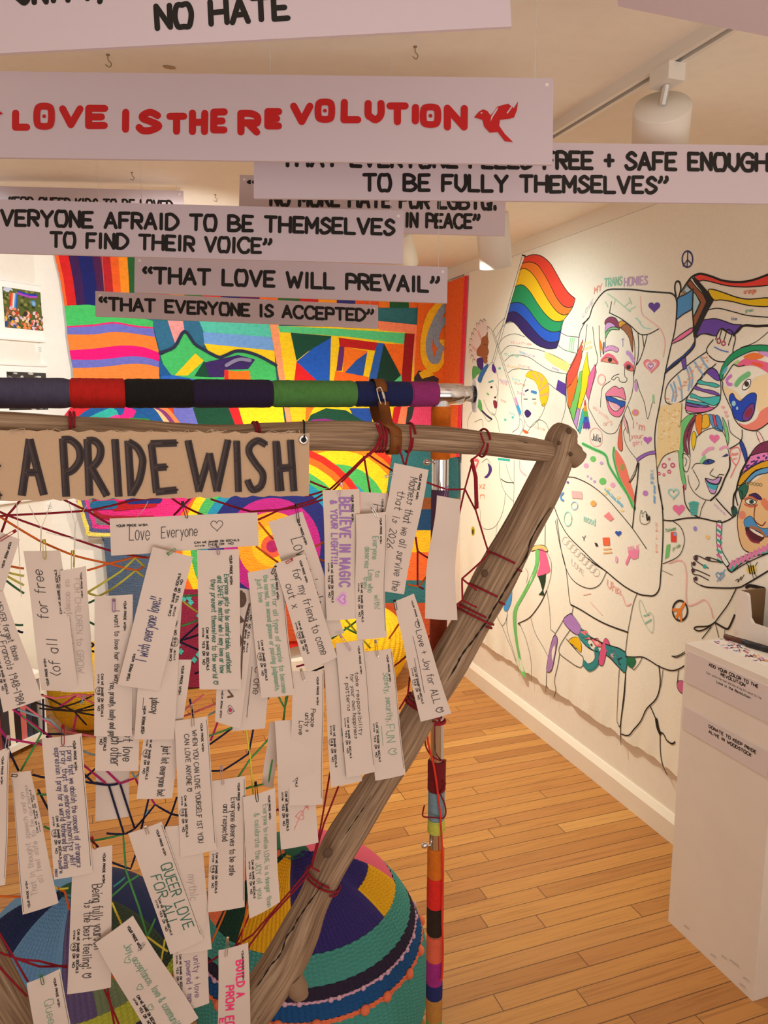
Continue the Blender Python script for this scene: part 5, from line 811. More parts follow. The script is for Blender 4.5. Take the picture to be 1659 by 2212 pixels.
for st in ('130,1468 178,1130', '176,1130 262,1465', '150,1330 215,1330', '375,1128 395,1475', '370,1135 420,1135 470,1180 478,1250 440,1310 395,1335', '522,1130 535,1468', '520,1140 565,1140 600,1180 595,1240 560,1290 530,1305', '545,1300 640,1468', '687,1130 710,1472', '765,1140 785,1468', '765,1145 820,1180 850,1240 850,1290 830,1380 785,1462', '905,1160 935,1450', '900,1158 1055,1152', '925,1300 995,1295', '930,1445 1055,1432', '1122,1138 1188,1442', '1185,1440 1252,1215', '1250,1215 1295,1440', '1295,1440 1362,1135', '1413,1140 1425,1445', '1590,1165 1540,1140 1495,1170 1490,1215 1530,1280 1572,1340 1560,1410 1510,1432 1478,1375', '1652,1150 1680,1440', '1672,1310 1730,1300', '-25,1465 5,1465', '-40,1290 -2,1290'): cst(st)
for st in ('265,1142 282,1440', '350,1135 372,1440', '275,1305 355,1300'): cst(st, Z4, .0105)
ms.build('canvas', e); gp = onY(656, 950, SGY-.002)
ms = M(); ms.lathe(gp, [(.0032, 0), (.0045, .0016), (.0066, .0012), (.0072, 0)], CHROME, 20, (0, -1, 0)); o = ms.build('grommet', e); ms = M(); ms.lathe(gp+Vector((0, -.0003, 0)), [(.0002, 0), (.0033, 0)], mat('#2a2018'), 16, (0, -1, 0)); ms.build('grommet_hole', o)
ms = M(); ms.tube(smooth3([gp+Vector((0, -.001, -.002)), gp+Vector((.0005, -.003, .004)), onY(657, 930, 1.083), onY(657, 913, 1.1), onY(655, 908, FY)], 5), .0014, mat('#0c0c0c', .8), 7); lab(ms.build('tie_cord', e), 'black tie cord through the grommet')
ms = M(); rg = random.Random(3)
for i in range(26): x = rg.uniform(0, 650); p = onY(x, 936, SGY-.001); ms.tube(smooth3([p, p+Vector((rg.uniform(-.01, .01), -.001, rg.uniform(.001, .006))), p+Vector((rg.uniform(-.02, .02), 0, rg.uniform(-.001, .004)))], 4), .0003, mat('#d8c0a4'), 4)
o = ms.build('frayed_thread', e)
# ------------------------------------------------------------------ yarn web strung across the driftwood frame
WY = 1.098; we = empty('yarn_web', onY(400, 1800, WY)); tag(we, 'web of crimson, orange, green, navy and pink yarn strung across the driftwood frame', 'yarn web')
YC = {'red': '#8c0a20', 'orange': '#d8641c', 'lime': '#cdc84a', 'green': '#4a9a52', 'dgreen': '#2f7048', 'navy': '#14163c', 'pink': '#e8707a', 'magenta': '#b81c6c', 'sky': '#8aa8b4', 'brown': '#2a160c', 'yellow': '#e8d84a', 'teal': '#3a9a94', 'thread': '#e8dcd0'}
def strand(c, st, r=.0015, Y=WY, name='yarn_strand', label=None, Yl=None):
    q = PX(st); P = [onY(x, y, Yl[i] if Yl else Y) for i, (x, y) in enumerate(q)]
    D = []
    for a, b in zip(P, P[1:]):
        for i in range(4): D.append(a+(b-a)*(i/4)+Vector((0, 0, -.0006*math.sin(i*.785))))
    D.append(P[-1]); ms = M(); ms.tube(D, r, mat(YC[c], .95, ('noise', 700, .5)), 7); o = ms.build(name, we); lab(o, label or f'{c.replace("lime", "yellow green").replace("dgreen", "deep green").replace("sky", "grey blue").replace("thread", "white thread")} strand')
    for p in P[1:-1]:
        if r > .001 and len(P) > 2 and c != 'thread': pass
    return o
for c, st in (('red', '-60,1122 16,1113 190,1103 290,1080 420,1066'), ('red', '3,1150 16,1113 44,1080 60,1060'), ('red', '-40,1085 16,1113 150,1160 240,1190 320,1205'), ('red', '120,1070 190,1104 240,1134 300,1150'), ('red', '375,1113 395,1092 412,1075 430,1060'), ('red', '370,1075 395,1092 440,1113 520,1130'), ('red', '455,1078 541,1105 640,1097 700,1078 790,988'), ('red', '540,1130 602,1102 677,1080 715,1055 786,988'), ('red', '670,1040 712,1056 660,1072'), ('red', '786,985 806,1100 812,1107 838,1072 850,1040'), ('red', '793,980 850,1018 925,1043 966,1057 1004,1056 1022,990'), ('red', '1004,1056 985,1140 960,1230'), ('red', '1004,1056 1028,1103 1053,1186'), ('red', '898,1160 902,1190 925,1205'), ('red', '902,1185 902,1265 915,1272'), ('red', '850,1440 880,1415 930,1372'), ('red', '713,1668 692,1790 672,1872 545,2020 440,2085'), ('red', '732,1696 700,1778 674,1870'), ('red', '668,1888 580,1985 540,2040 528,2075'), ('red', '546,1960 505,2050'), ('red', '-20,1985 30,2068 60,2120'), ('red', '-20,2050 30,2068 85,2088 145,2086'), ('red', '30,2070 85,2076 145,2090'), ('red', '-20,2068 58,2152'), ('red', '232,2133 250,2230'), ('red', '226,2138 264,2230'), ('red', '885,1462 881,1500 862,1532'), ('red', '560,1290 600,1240'), ('red', '590,1755 600,1748 612,1760'),
  ('orange', '-40,1098 0,1116 85,1168 160,1200 235,1217 295,1232 312,1222'), ('orange', '188,1232 235,1217 290,1203 330,1204'), ('orange', '15,1221 52,1228'), ('orange', '559,1128 590,1165'), ('orange', '553,1180 605,1218'), ('orange', '678,1182 700,1170'), ('orange', '690,1208 705,1212'), ('orange', '880,1262 905,1266 925,1240'), ('orange', '840,1380 860,1350 890,1320'), ('orange', '-20,1935 60,1937'), ('orange', '125,1918 140,1926 150,1965'), ('orange', '487,1968 455,2040'), ('orange', '538,1930 520,2040'), ('orange', '370,2115 382,2085'), ('orange', '242,2108 275,2135'),
  ('lime', '12,1235 52,1244'), ('lime', '12,1242 52,1264'), ('lime', '180,1285 258,1236 292,1205 313,1224'), ('lime', '180,1276 212,1288 245,1270 293,1232 310,1245'), ('lime', '394,1298 430,1324'), ('lime', '740,1330 800,1400'),
  ('dgreen', '13,1254 52,1282'), ('dgreen', '32,1349 50,1350'), ('dgreen', '180,1306 205,1296'), ('dgreen', '180,1335 206,1350'), ('green', '392,1287 430,1285'), ('green', '392,1352 430,1338'), ('green', '716,1380 775,1338'), ('green', '745,1355 775,1370'), ('green', '600,1500 615,1530 622,1500'), ('green', '618,1505 612,1560'),
  ('navy', '38,1362 50,1366'), ('navy', '176,1375 204,1393 187,1402 206,1408'), ('navy', '432,1345 389,1384 434,1369'), ('navy', '389,1386 434,1406'), ('navy', '420,1455 432,1450'), ('navy', '140,1585 95,1585 93,1510'), ('navy', '100,1590 200,1690 235,1696'), ('navy', '5,1590 40,1665'), ('navy', '180,1688 235,1696 259,1692 291,1790 268,1802 235,1696'), ('navy', '291,1790 335,1738 370,1758 392,1762'), ('navy', '370,1758 352,1796'), ('navy', '382,1722 370,1758'), ('navy', '322,1722 304,1795'), ('navy', '180,1682 206,1660'), ('navy', '82,1705 108,1755'), ('navy', '70,1673 100,1680'), ('navy', '450,1610 502,1572'), ('navy', '452,1665 482,1664 537,1628 548,1570'), ('navy', '420,1560 410,1510'), ('navy', '195,1810 212,1830'), ('navy', '240,1862 282,1877 295,1840'), ('navy', '575,1510 610,1485'), ('navy', '648,1460 700,1440'), ('navy', '230,1800 268,1802'),
  ('brown', '90,1500 160,1536 205,1545'), ('brown', '60,1512 120,1530 160,1536 205,1522'), ('brown', '85,1530 160,1536 205,1532'), ('brown', '160,1536 187,1566'), ('brown', '120,1530 160,1520 205,1500'),
  ('magenta', '-20,1545 15,1595 95,1609'), ('magenta', '25,1530 110,1592 228,1692'), ('magenta', '206,1640 259,1693 292,1680 302,1700'), ('magenta', '165,1545 158,1580'), ('magenta', '325,1722 335,1738'), ('magenta', '455,1600 470,1560'), ('magenta', '640,1440 690,1425'), ('magenta', '130,1525 165,1502'),
  ('pink', '40,1515 130,1578 212,1592'), ('pink', '85,1500 120,1508 165,1500 205,1502'), ('pink', '394,1548 470,1518'), ('pink', '395,1535 440,1500'), ('pink', '165,1500 205,1520'),
  ('sky', '38,1532 110,1556 145,1590'), ('sky', '176,1620 200,1630 215,1629'), ('sky', '285,1668 292,1680 304,1666'), ('sky', '313,1760 320,1750'), ('sky', '175,1520 182,1500'), ('sky', '450,1545 475,1530'),
  ('green', '48,1546 90,1583 45,1665'), ('green', '80,1714 104,1717'), ('green', '188,1818 266,1803 272,1880 300,1960 318,2022'), ('green', '240,1937 275,1905 300,1890'), ('green', '318,2022 335,1985'), ('green', '450,1590 500,1572 560,1540'), ('green', '500,1700 540,1640 590,1585'), ('green', '480,1720 540,1700 580,1690 588,1640'), ('green', '95,1785 112,1792'),
  ('yellow', '532,1575 541,1640 547,1715'), ('yellow', '316,2022 362,2055'), ('yellow', '242,1950 262,1996'), ('yellow', '348,2075 356,2030'), ('yellow', '100,1905 125,1920 148,1918'), ('yellow', '690,1570 700,1540'),
  ('teal', '245,1915 270,1895'), ('teal', '200,1835 205,1850')): strand(c, st, .00155 if c != 'brown' else .0013)
for st in ('36,1086 40,1170 46,1290', '62,1090 88,1140 87,1190', '110,1085 90,1140 88,1190', '148,1085 162,1130 158,1225', '188,1090 163,1130 161,1225', '320,1082 312,1098 296,1117', '100,1150 170,1165 240,1160'): strand('thread', st, .00045, WY-.004, 'thread')
# crimson lashings round the driftwood
def lash(label, c0, axis, rx, n, r=.0019, dx=.005):
    c0 = Vector(c0); ax = Vector(axis).normalized(); u = Vector((0, -1, 0)); u = (u-ax*u.dot(ax)).normalized(); v = ax.cross(u); ms = M()
    ms.tube([c0+ax*dx*(t/6.283)+(u*math.cos(t)+v*math.sin(t))*rx for t in [i*.3 for i in range(int(6.283*n/.3)+1)]], r, mat(YC['red'], .95, ('noise', 700, .5)), 7); o = ms.build('lashing', we); lab(o, label)
def tb(x): 
    for a, b in zip(TB, TB[1:]):
        if a[0] <= x <= b[0]: t = (x-a[0])/(b[0]-a[0]); return onY(x, a[1]+(b[1]-a[1])*t, FY)
for x, n, rx in ((146, 2, .0268), (542, 2, .026), (812, 3, .0245), (880, 1, .0238), (1040, 1, .0232)): lash('crimson lashing on the top branch', tb(x), (1, 0, -.03), rx, n)
la = (onY(1067, 1253, LY)-onY(1196, 1002, LY)).normalized()
def lg(y):
    for a, b in zip(LG, LG[1:]):
        if a[1] <= y <= b[1]: t = (y-a[1])/(b[1]-a[1]); return onY(a[0]+(b[0]-a[0])*t, y, LY)
for y, n, rx in ((1208, 1, .0345), (1278, 1, .0355), (1322, 2, .0355), (1515, 3, .0345), (1893, 2, .0325)): lash('crimson lashing on the slanting branch', lg(y), la, rx, n, .0018, .007)
for st in ('812,915 822,940 812,965 786,990', '818,918 826,945 810,972 790,988', '886,920 888,950 876,1005', '862,965 868,985 873,1003', '1038,935 1046,958 1036,980 1018,993'): strand('red', st, .0016, 1.084, 'yarn_loop', 'crimson loop over the top branch')
for st in ('1018,993 1026,1030 1028,1100', '1020,993 1029,1030 1031,1098'): strand('red', st, .0022, 1.09, 'yarn_loop', 'thick crimson yarn end')
for st in ('1053,1200 998,1250 999,1296 985,1307 1000,1312', '998,1250 1030,1275', '999,1296 1030,1312', '1053,1186 1055,1198', '672,1872 690,1882', '880,1512 905,1530'): strand('red', st, .0016, 1.086, 'yarn_strand', 'crimson strand at the slanting branch')
# ------------------------------------------------------------------ wish tags
PAP = mat('#d3c3b8', .85, ('noise', 30, .05)); PRT = mat('#1c1718', .7); PENS = {'k': '#3a3436', 'b': '#3a3a66', 'g': '#7aa088', 'dg': '#2e6a58', 'p': '#9a70b0', 'pk': '#f03a7a', 'lt': '#b8a8a2', 'br': '#5a4030', 'tl': '#58a8a0', 'pu': '#7a5a8a', 'r': '#e07a7a'}
PINC = {'s': CHROME, 'r': mat('#a01c24', .3, None, .6), 'g': mat('#4a8a58', .3, None, .6), 'k': mat('#1a1a1c', .3, None, .6), 'y': mat('#a8983a', .3, None, .8), 'w': mat('#d0b8c0', .3, None, .6), 'p': mat('#8a6a90', .3, None, .6)}
TBASE = 1.083
def wish(img, rot, layer, writing, label, pin=None, pinc='s', flags='pc', curl=(.003, 1.0, 0), circ=None):
    c = [tuple(map(float, a.split(','))) for a in img.split()]; Y = TBASE-.0034*layer
    i0 = {'up': 0, 'cw': 1, 'ccw': 3}[rot]; q = [onY(*c[(i0+k) % 4], Y) for k in range(4)]      # paper TL, TR, BR, BL in reading order
    A, B, C_, D = q; L_ = ((B-A).length+(C_-D).length)/2; Wd = ((D-A).length+(C_-B).length)/2; asp = L_/Wd; N_ = Vector((0, -1, 0)); am, fr, ph = curl
    def pf(x, y, off=0):      # x along the reading direction (0..asp), y up from the bottom edge (0..1)
        u = x/asp; v = 1-y; p = (A*(1-u)+B*u)*(1-v)+(D*(1-u)+C_*u)*v
        return p+N_*(off+am*math.sin(math.pi*(fr*u*2+ph))*(1 if rot != 'up' else .6)+am*.4*math.sin(math.pi*v))
    ms = M(); nu, nv = 20, 5; rows = [[pf(asp*i/nu, j/nv) for i in range(nu+1)] for j in range(nv+1)]; ms.grid(rows, PAP); rb = [[p+Vector((0, .0004, 0)) for p in r] for r in rows]; ms.grid([r[::-1] for r in rb], PAP)
    edge = rows[0]+[r[-1] for r in rows[1:]]+rows[-1][::-1][1:]+[r[0] for r in rows[1:-1]][::-1]; eb = rb[0]+[r[-1] for r in rb[1:]]+rb[-1][::-1][1:]+[r[0] for r in rb[1:-1]][::-1]; ms.grid([edge, eb], PAP, False, True)
    ko = [.0006]
    def tt(s_, u0, u1, y, cap, wd, m, **k):
        ko[0] += .00001; text(ms, s_, u0*asp, u1*asp, y, cap, wd, m, pf, ko[0], **k)
    if 'p' in flags: tt('YOUR PRIDE WISH:', .04, .245, .76, .072, .0165, PRT, flat=True, cv=3)
    if 'c' in flags:
        tt('CAN WE SHARE ON SOCIALS', .55, .86, .175, .068, .0155, PRT, flat=True, cv=3); tt('circle:', .555, .625, .085, .062, .0135, PRT, flat=True, cv=2); tt('YES', .65, .70, .085, .066, .0155, PRT, flat=True, cv=2); tt('OR', .725, .755, .085, .066, .0155, PRT, flat=True, cv=2); tt('NO', .785, .82, .085, .066, .0155, PRT, flat=True, cv=2)
    if circ: ko[0] += .00001; ribbon(ms, [(asp*.675+.12*math.cos(t), .118+.085*math.sin(t)) for t in [i*.35 for i in range(19)]], .012, mat(PENS[circ]), pf, ko[0])
    if 'l' in flags: ko[0] += .00001; ribbon(ms, [(asp*(.02+.93*i/12), .965) for i in range(13)], .010, PRT, pf, ko[0], False)
    for wr in writing:
        if wr[0] == '~':      # free pen line: list of (u, y)
            ko[0] += .00001; P = catmull([(u*asp, y) for u, y in wr[1]], 5); ribbon(ms, P, wr[2], mat(PENS.get(wr[3], wr[3])), pf, ko[0])
        elif wr[0] == '♥': ko[0] += .00001; hp = [(wr[1]*asp+(b-wr[2])*0+(a-wr[1]), wr[2]+(b-wr[2])) for a, b in heartpts(wr[1], wr[2], wr[3])]; (fillp(ms, hp, mat(PENS.get(wr[4], wr[4])), pf, ko[0]) if len(wr) < 6 else ribbon(ms, hp+[hp[0]], wr[5], mat(PENS.get(wr[4], wr[4])), pf, ko[0]))
        else:
            s_, u0, u1, y, cap, pen, wd = (list(wr)+[.02])[:7]; tt(s_, u0, u1, y, cap, wd, mat(PENS[pen], .7), jit=.35, slant=.12, gap=3.2 if wd > .034 else 2.0, y1=y+(wr[7] if len(wr) > 7 else 0), cv=3)
    cen = (A+B+C_+D)/4; e = empty('wish_tag', (cen.x, Y, min(p.z for p in q))); tag(e, label, 'wish tag', 'paper wish tags pinned to the yarn web'); ms.build('paper', e)
    if pin is not False:
        if pin is None: x_ = (c[0][0]+c[1][0])/2; y_ = (c[0][1]+c[1][1])/2; pin = (x_, y_-14, x_+2, y_+14)
        p0 = onY(pin[0], pin[1], Y-.006); p1 = onY(pin[2], pin[3], Y-.006); d = p1-p0; sd = Vector((0, 1, 0)).cross(d).normalized()*.0016
        pm = M(); m = PINC[pinc]; pm.tube(smooth3([p0+sd, p0+d*.5+sd, p0+d*.92+sd, p1, p0+d*.92-sd, p0+d*.5-sd, p0-sd], 4), .00055, m, 6); o = pm.build('safety_pin', e)
        pm = M(); pm.tube([p0-d*.02, p0+d*.16], [.0022, .0019], m, 8); pm.build('pin_cap', o)
    return e
wish('236.9,1120 556,1107 559,1178.7 240,1200.4', 'up', 5, [('Love', .12, .25, .38, .40, 'k', .018), ('Everyone', .33, .57, .40, .32, 'k', .018), ('♥', .71, .68, .34, 'k', .016)], 'wish tag reading Love Everyone, the only one hanging level, under the canvas banner', (394, 1083, 404, 1119), 'k', circ='k')
wish('330,1181 417,1203 343,1492 254,1479', 'ccw', 9, [('I wish everyone love!!', .20, .66, .48, .28, 'b', .02)], 'long wish tag tilted right, reading I wish everyone love', (362, 1198, 379, 1186), 'g')
wish('310,1285 394,1285 376,1597 290,1597', 'ccw', 7, [('Accept', .19, .30, .5, .2, 'k'), ('~', [(.05, .84), (.3, .84)], .012, 'k')], 'wish tag half hidden below the tilted I wish everyone love tag', False, circ='k')
wish('330,1423 414,1425 372,1724 295,1726', 'cw', 5, [('just let everyone be!', .62, .98, .55, .22, 'k')], 'wish tag reading just let everyone be, left of the love yourself tag', False, circ='k')
wish('204.3,1288 286.8,1284 285,1590 203.4,1590', 'cw', 6, [('I want to love her the way', .10, .62, .52, .14, 'k', .017), ('res, proudly, loudly and gay', .62, 1.0, .40, .16, 'k', .017)], 'wish tag reading I want to love her the way, left of the tilted tag', (246, 1295, 246, 1322), 'p', circ='k')
wish('215,1350 307,1350 299,1665 205,1665', 'cw', 4, [('just love', .70, .93, .62, .24, 'k'), ('each other', .72, .96, .34, .26, 'k')], 'wish tag with lower end reading each other, below the love her tag', False, flags='c')
wish('425.7,1188.5 515.8,1186.3 521,1488 431,1489', 'cw', 6, [('Everyone gets to be comfortable, confident', .17, .88, .62, .13, 'dg', .017, .03), ('and SAFE! No matter who I may love or how', .18, .88, .46, .13, 'dg', .017, .03), ('they present themselves to the world ♡', .20, .96, .30, .13, 'dg', .017, .02)], 'wish tag in small green writing, Everyone gets to be comfortable confident and SAFE', (470, 1180, 472, 1198), 'p')
wish('478,1262 559,1278 518,1573 464,1557', 'ccw', 3, [('♥', .12, .45, .28, 'k', .014), ('♥', .12, .45, .16, '#a83a5a'), ('ve', .2, .33, .4, .3, 'br', .06), ('Love', .40, .96, .30, .42, 'br', .10), ('~', [(.36, .2), (.7, .28), (.9, .2)], .05, 'br')], 'wish tag with bold brown brush lettering and a small heart', False, curl=(.003, .8, .3))
wish('530,1300 600,1300 572.7,1573 502,1579', 'cw', 1, [('C one', .5, .72, .5, .25, 'k'), ('~', [(.5, .4), (.9, .4)], .014, 'k')], 'nearly blank wish tag behind the brown lettered tag', False, flags='')
wish('534.3,1236 607,1222 637,1498 563.6,1506', 'cw', 5, [('I wish for all types of people to become', .08, .97, .62, .16, 'g', .02, -.02), ('the normal, no second glances or passing judgements,', .04, .95, .42, .15, 'g', .02), ('just love', .06, .24, .22, .16, 'g')], 'wish tag in pale green writing, I wish for all types of people', (596, 1222, 588, 1240), 'k', flags='pcl', curl=(.004, 1.2, .2), circ='k')
wish('579.5,1127.5 653,1105 744,1367 665,1393', 'cw', 2, [('Love animals', .17, .72, .42, .38, 'k', .018)], 'slanting wish tag beginning Love, upper end pinned above the come out tag', (639, 1088, 645, 1128), 'k')
wish('592,1218 658,1196 728,1420 662,1449.6', 'cw', 7, [('for my friend to come', .10, .92, .45, .26, 'k', .02, .1), ('out x', .2, .42, .12, .24, 'k')], 'wish tag with a red pin reading for my friend to come out', (632, 1208, 618, 1216), 'r', circ='k')
wish('696.5,1058.7 776.4,1056.4 773,1336 706,1341', 'cw', 4, [('BELIEVE IN MAGIC', .06, .74, .42, .34, 'p', .055), ('& YOUR LIGHT!!!', .08, .56, .18, .20, 'p', .04), ('♥', .84, .5, .42, '#dfa8d8'), ('♥', .84, .5, .26, '#a880b8', .03)], 'wish tag in purple marker reading BELIEVE IN MAGIC with a heart', (738, 1043, 733, 1070), 'w')
wish('767,1110.5 833,1105 834,1375 770.5,1381', 'cw', 5, [('Everyone', .18, .36, .52, .2, 'g'), ('to', .46, .51, .64, .18, 'g'), ('deserves', .26, .43, .27, .2, 'g'), ('Love who', .45, .63, .40, .2, 'g'), ('they', .50, .60, .26, .16, 'g'), ('with!', .66, .77, .62, .2, 'g')], 'wish tag in pale green, Everyone deserves to love who they, right of BELIEVE', (803, 1095, 815, 1117), 's', flags='pcl', curl=(.005, 1.0, .2))
wish('851.6,1000 925.7,1015 872.8,1284 800,1272', 'cw', 3, [('Madness that we all survive the', .08, .98, .50, .24, 'k', .016, .1), ('that is 2026.', .20, .68, .22, .22, 'k', .016)], 'tall wish tag tilted right reading Madness that we all survive, near the leather strap', (832, 1030, 852, 1022), 's', flags='p')
wish('777.6,1062 838,1066 830,1360 772,1365', 'cw', 1, [('F', .08, .14, .45, .3, 'k')], 'wish tag showing only its top corner between BELIEVE and Madness tags', False, flags='p')
wish('941,1069 990,1078 985,1337.3 915,1334', 'cw', 2, [], 'blank wish tag turned away, next to the slanting branch', (966, 1050, 960, 1082), 'p', flags='', curl=(.007, 1.0, .3))
wish('850,1300 894,1282 975,1541 909,1559', 'cw', 6, [('♡', .20, .245, .62, .18, 'k'), ('Love + Joy for ALL ♡', .27, .96, .58, .26, 'k', .022, -.05), ('~', [(.3, .42), (.55, .40), (.78, .34)], .014, 'k'), ('~', [(.48, .28), (.8, .22)], .014, 'k')], 'wish tag lying over the slanting branch, reading Love + Joy for ALL', (852, 1296, 856, 1318), 'k', circ='k')
wish('724.7,1390 784.6,1380.8 811,1667 749,1680', 'cw', 5, [('take responsibility', .22, .70, .56, .14, 'k', .016), ('for your own happiness', .23, .72, .38, .14, 'k', .016), ('+ patterns', .24, .50, .2, .14, 'k', .016)], 'wish tag reading take responsibility for your own happiness', (735, 1372, 758, 1406), 'w', flags='pcl')
wish('787,1408 846,1401 876.5,1673 811,1686.6', 'cw', 4, [('Safety, security,', .17, .56, .56, .22, 'g', .022), ('FUN ♡', .58, .82, .5, .3, 'g', .022), ('~', [(.58, .36), (.74, .36)], .015, 'g'), ('~', [(.58, .26), (.74, .24)], .015, 'g')], 'wish tag reading Safety security FUN, right beside the responsibility tag', (811, 1383, 816, 1419), 's', flags='pcl')
wish('697,1400 765,1400 782,1687 715,1701', 'cw', 3, [('TLAOE)', .22, .80, .45, .4, 'dg', .05)], 'wish tag with large green capitals half hidden by the responsibility tag', False, flags='c', circ='k')
wish('632,1450 699,1449 697,1738 624.7,1740', 'cw', 5, [('Peace', .27, .40, .58, .15, 'k', .018), ('unity +', .30, .44, .40, .15, 'k', .018), ('Love', .36, .46, .22, .15, 'k', .018)], 'wish tag reading Peace unity + Love', (650, 1445, 657, 1470), 's', flags='pcl', circ='k')
wish('593.7,1557 672,1552 688,1820 607,1835.6', 'cw', 4, [('♥', .76, .56, .26, 'r', .016), ('~', [(.69, .75), (.76, .56), (.86, .38)], .014, 'r'), ('for', .66, .72, .7, .14, 'r')], 'wish tag with a pink heart and arrow, below the Peace unity tag', False, flags='c')
wish('377,1557 448,1547 468,1835 390,1852', 'cw', 7, [('WHEN YOU CAN LOVE YOURSELF 1ST YOU', .08, .92, .5, .15, 'k', .018), ('CAN LOVE ANYONE ♡', .1, .52, .26, .15, 'k', .018)], 'wish tag reading WHEN YOU CAN LOVE YOURSELF 1ST YOU CAN LOVE ANYONE', (415, 1523, 417, 1571), 's', flags='pcl', circ='k')
wish('457,1686.7 530,1676 528.5,1959 449,1971', 'cw', 5, [('Everyone deserves to be safe', .14, .74, .56, .18, 'k', .018), ('and respected', .18, .46, .34, .17, 'k', .018)], 'wish tag reading Everyone deserves to be safe and respected', (478, 1656, 482, 1696), 'w', flags='pcl', circ='k')
wish('524,1720 593,1700 604,1946 538,1982', 'cw', 6, [('Everyone to realize LOVE is a danger than', .10, .98, .58, .16, 'g', .015), ('& celebrate the JOY of you', .15, .88, .30, .18, 'g', .017)], 'wish tag in faint green, Everyone to realize LOVE and celebrate the JOY', (552, 1690, 556, 1732), 'k', curl=(.005, 1.0, .2))
wish('90.4,1595.6 176.3,1584 200,1885 117,1900', 'cw', 6, [('I pray that we abolish the concept of strangers', .07, .94, .60, .15, 'b', .016), ('I pray that we embrace humanitys self', .06, .92, .44, .15, 'b', .016), ('expression I pray for a world tethered by loving', .07, .93, .28, .15, 'b', .016), ('aware', .87, .96, .14, .12, 'b', .015), ('ness', .93, .98, .03, .10, 'b', .015)], 'wish tag in purple ink, I pray that we abolish the concept of strangers', (136, 1566, 136, 1610), 'r', flags='pcl', circ='b')
wish('23.7,1669 65.6,1664.6 126.6,1950.7 49,1976', 'ccw', 3, [('That in thought speech and on', .12, .85, .50, .2, 'lt', .02), ('all feel safe to be ourselves', .2, .9, .28, .18, 'lt', .02)], 'upside down wish tag in faint pencil at left, between two larger tags', (25, 1675, 37, 1676), 'k', flags='pcl')
wish('-45,1622 21.5,1616 12,1908 -60,1915', 'cw', 5, [('love', .3, .5, .4, .2, 'lt')], 'wish tag cut by the left edge of the photo, pinned with a pink pin', (18, 1590, 14, 1620), 'w', flags='pl', curl=(.006, 1, .2))
wish('158,1838 242.4,1826 239.7,2133 145,2148', 'cw', 4, [('Being fully yourself', .24, .72, .50, .26, 'k', .018, .08), ('is the best feeling! ♡', .36, .90, .32, .22, 'k', .018)], 'wish tag reading Being fully yourself is the best feeling', (198, 1808, 206, 1834), 'r', flags='pc', circ='k')
wish('206,2037 287,1978 428.7,2199 335,2262', 'cw', 7, [('Joy, acceptance, love & community', .14, .98, .50, .17, 'g', .018), ('♥', .25, .42, .16, 'g', .014), ('♥', .50, .34, .16, 'g', .014), ('♥', .70, .30, .16, 'g', .014)], 'steeply slanting wish tag reading Joy acceptance love & community', (312, 2038, 300, 2055), 's', flags='pc')
wish('277,1800.5 349.4,1775 440,2030 368,2062', 'cw', 6, [('QUEER LOVE', .30, .86, .56, .32, 'dg', .032), ('FOR ALL', .36, .80, .20, .30, 'dg', .03)], 'wish tag in green capitals reading QUEER LOVE FOR ALL', (314, 1786, 320, 1803), 's', flags='pcl')
wish('357,1786 432,1776 457.5,2050 385,2062', 'cw', 5, [('mythic children', .38, .90, .5, .24, 'lt', .022)], 'wish tag in faint pencil reading mythic children, behind QUEER LOVE', False, flags='')
wish('368,1910 443,1890 452,2167 378,2190', 'cw', 4, [('unity + love', .60, .92, .58, .18, 'pu', .018), ('powered + mm', .62, .94, .36, .18, 'pu', .018)], 'wish tag showing only its lower end, reading unity + love', False, flags='c')
wish('472,2053 536,2036 545,2330 470,2345', 'cw', 6, [('BUILD A', .10, .36, .56, .28, 'pk', .055), ('PROM FOR', .26, .62, .22, .28, 'pk', .055), ('EVERYONE', .5, .95, .02, .22, 'pk', .05)], 'wish tag in hot pink marker reading BUILD A PROM FOR', (492, 2026, 488, 2068), 's', flags='p')
wish('57.4,2124.5 130,2092.5 185,2380 110,2405', 'cw', 5, [('Queer prom', .16, .60, .4, .26, 'g', .018)], 'wish tag in faint green beginning Queer, cut by the bottom edge', (88, 2106, 93, 2127), 'g', flags='pl')
wish('50.9,1190 130,1188 170,1490 90,1490', 'ccw', 5, [('(of all', .12, .38, .40, .3, 'k', .022), ('for free', .52, .86, .56, .3, 'k', .022)], 'wish tag reading for free, hung by white threads at left', (95, 1166, 97, 1208), 'y', curl=(.006, 1, .1))
wish('131,1231 186,1221 203,1490 132,1492', 'cw', 4, [('FOR CHILDREN to GROW', .08, .85, .52, .22, 'lt', .022), ('as acceptance + love', .08, .72, .20, .22, 'lt', .022)], 'wish tag in faint pencil, FOR CHILDREN to GROW, right of the for free tag', (157, 1190, 157, 1232), 'y', flags='p', curl=(.006, 1, .3))
wish('-50,1290 7,1276 91.5,1510 7,1539', 'cw', 7, [('NEVER forget those', .08, .60, .62, .2, 'k', .02), ('lost Francois 1948-1984', .25, .98, .36, .22, 'k', .02)], 'slanting wish tag ending 1948-1984 at the left edge', False, flags='c')
wish('-35,1135 42.7,1165 -45,1440 -120,1400', 'cw', 6, [('Q E', .1, .2, .3, .2, 'pu')], 'wish tag corner with a long red pin at the upper left edge', (34, 1146, -2, 1168), 'r', flags='p')
wish('208,1560 281,1560 278,1764 206,1774', 'cw', -5, [], 'blank wish tag hanging behind the navy yarn', False, flags='')
wish('582,1560 612,1556 590,1702 566,1697', 'cw', -4, [], 'narrow blank wish tag behind the yarn, left of the heart and arrow tag', False, flags='')
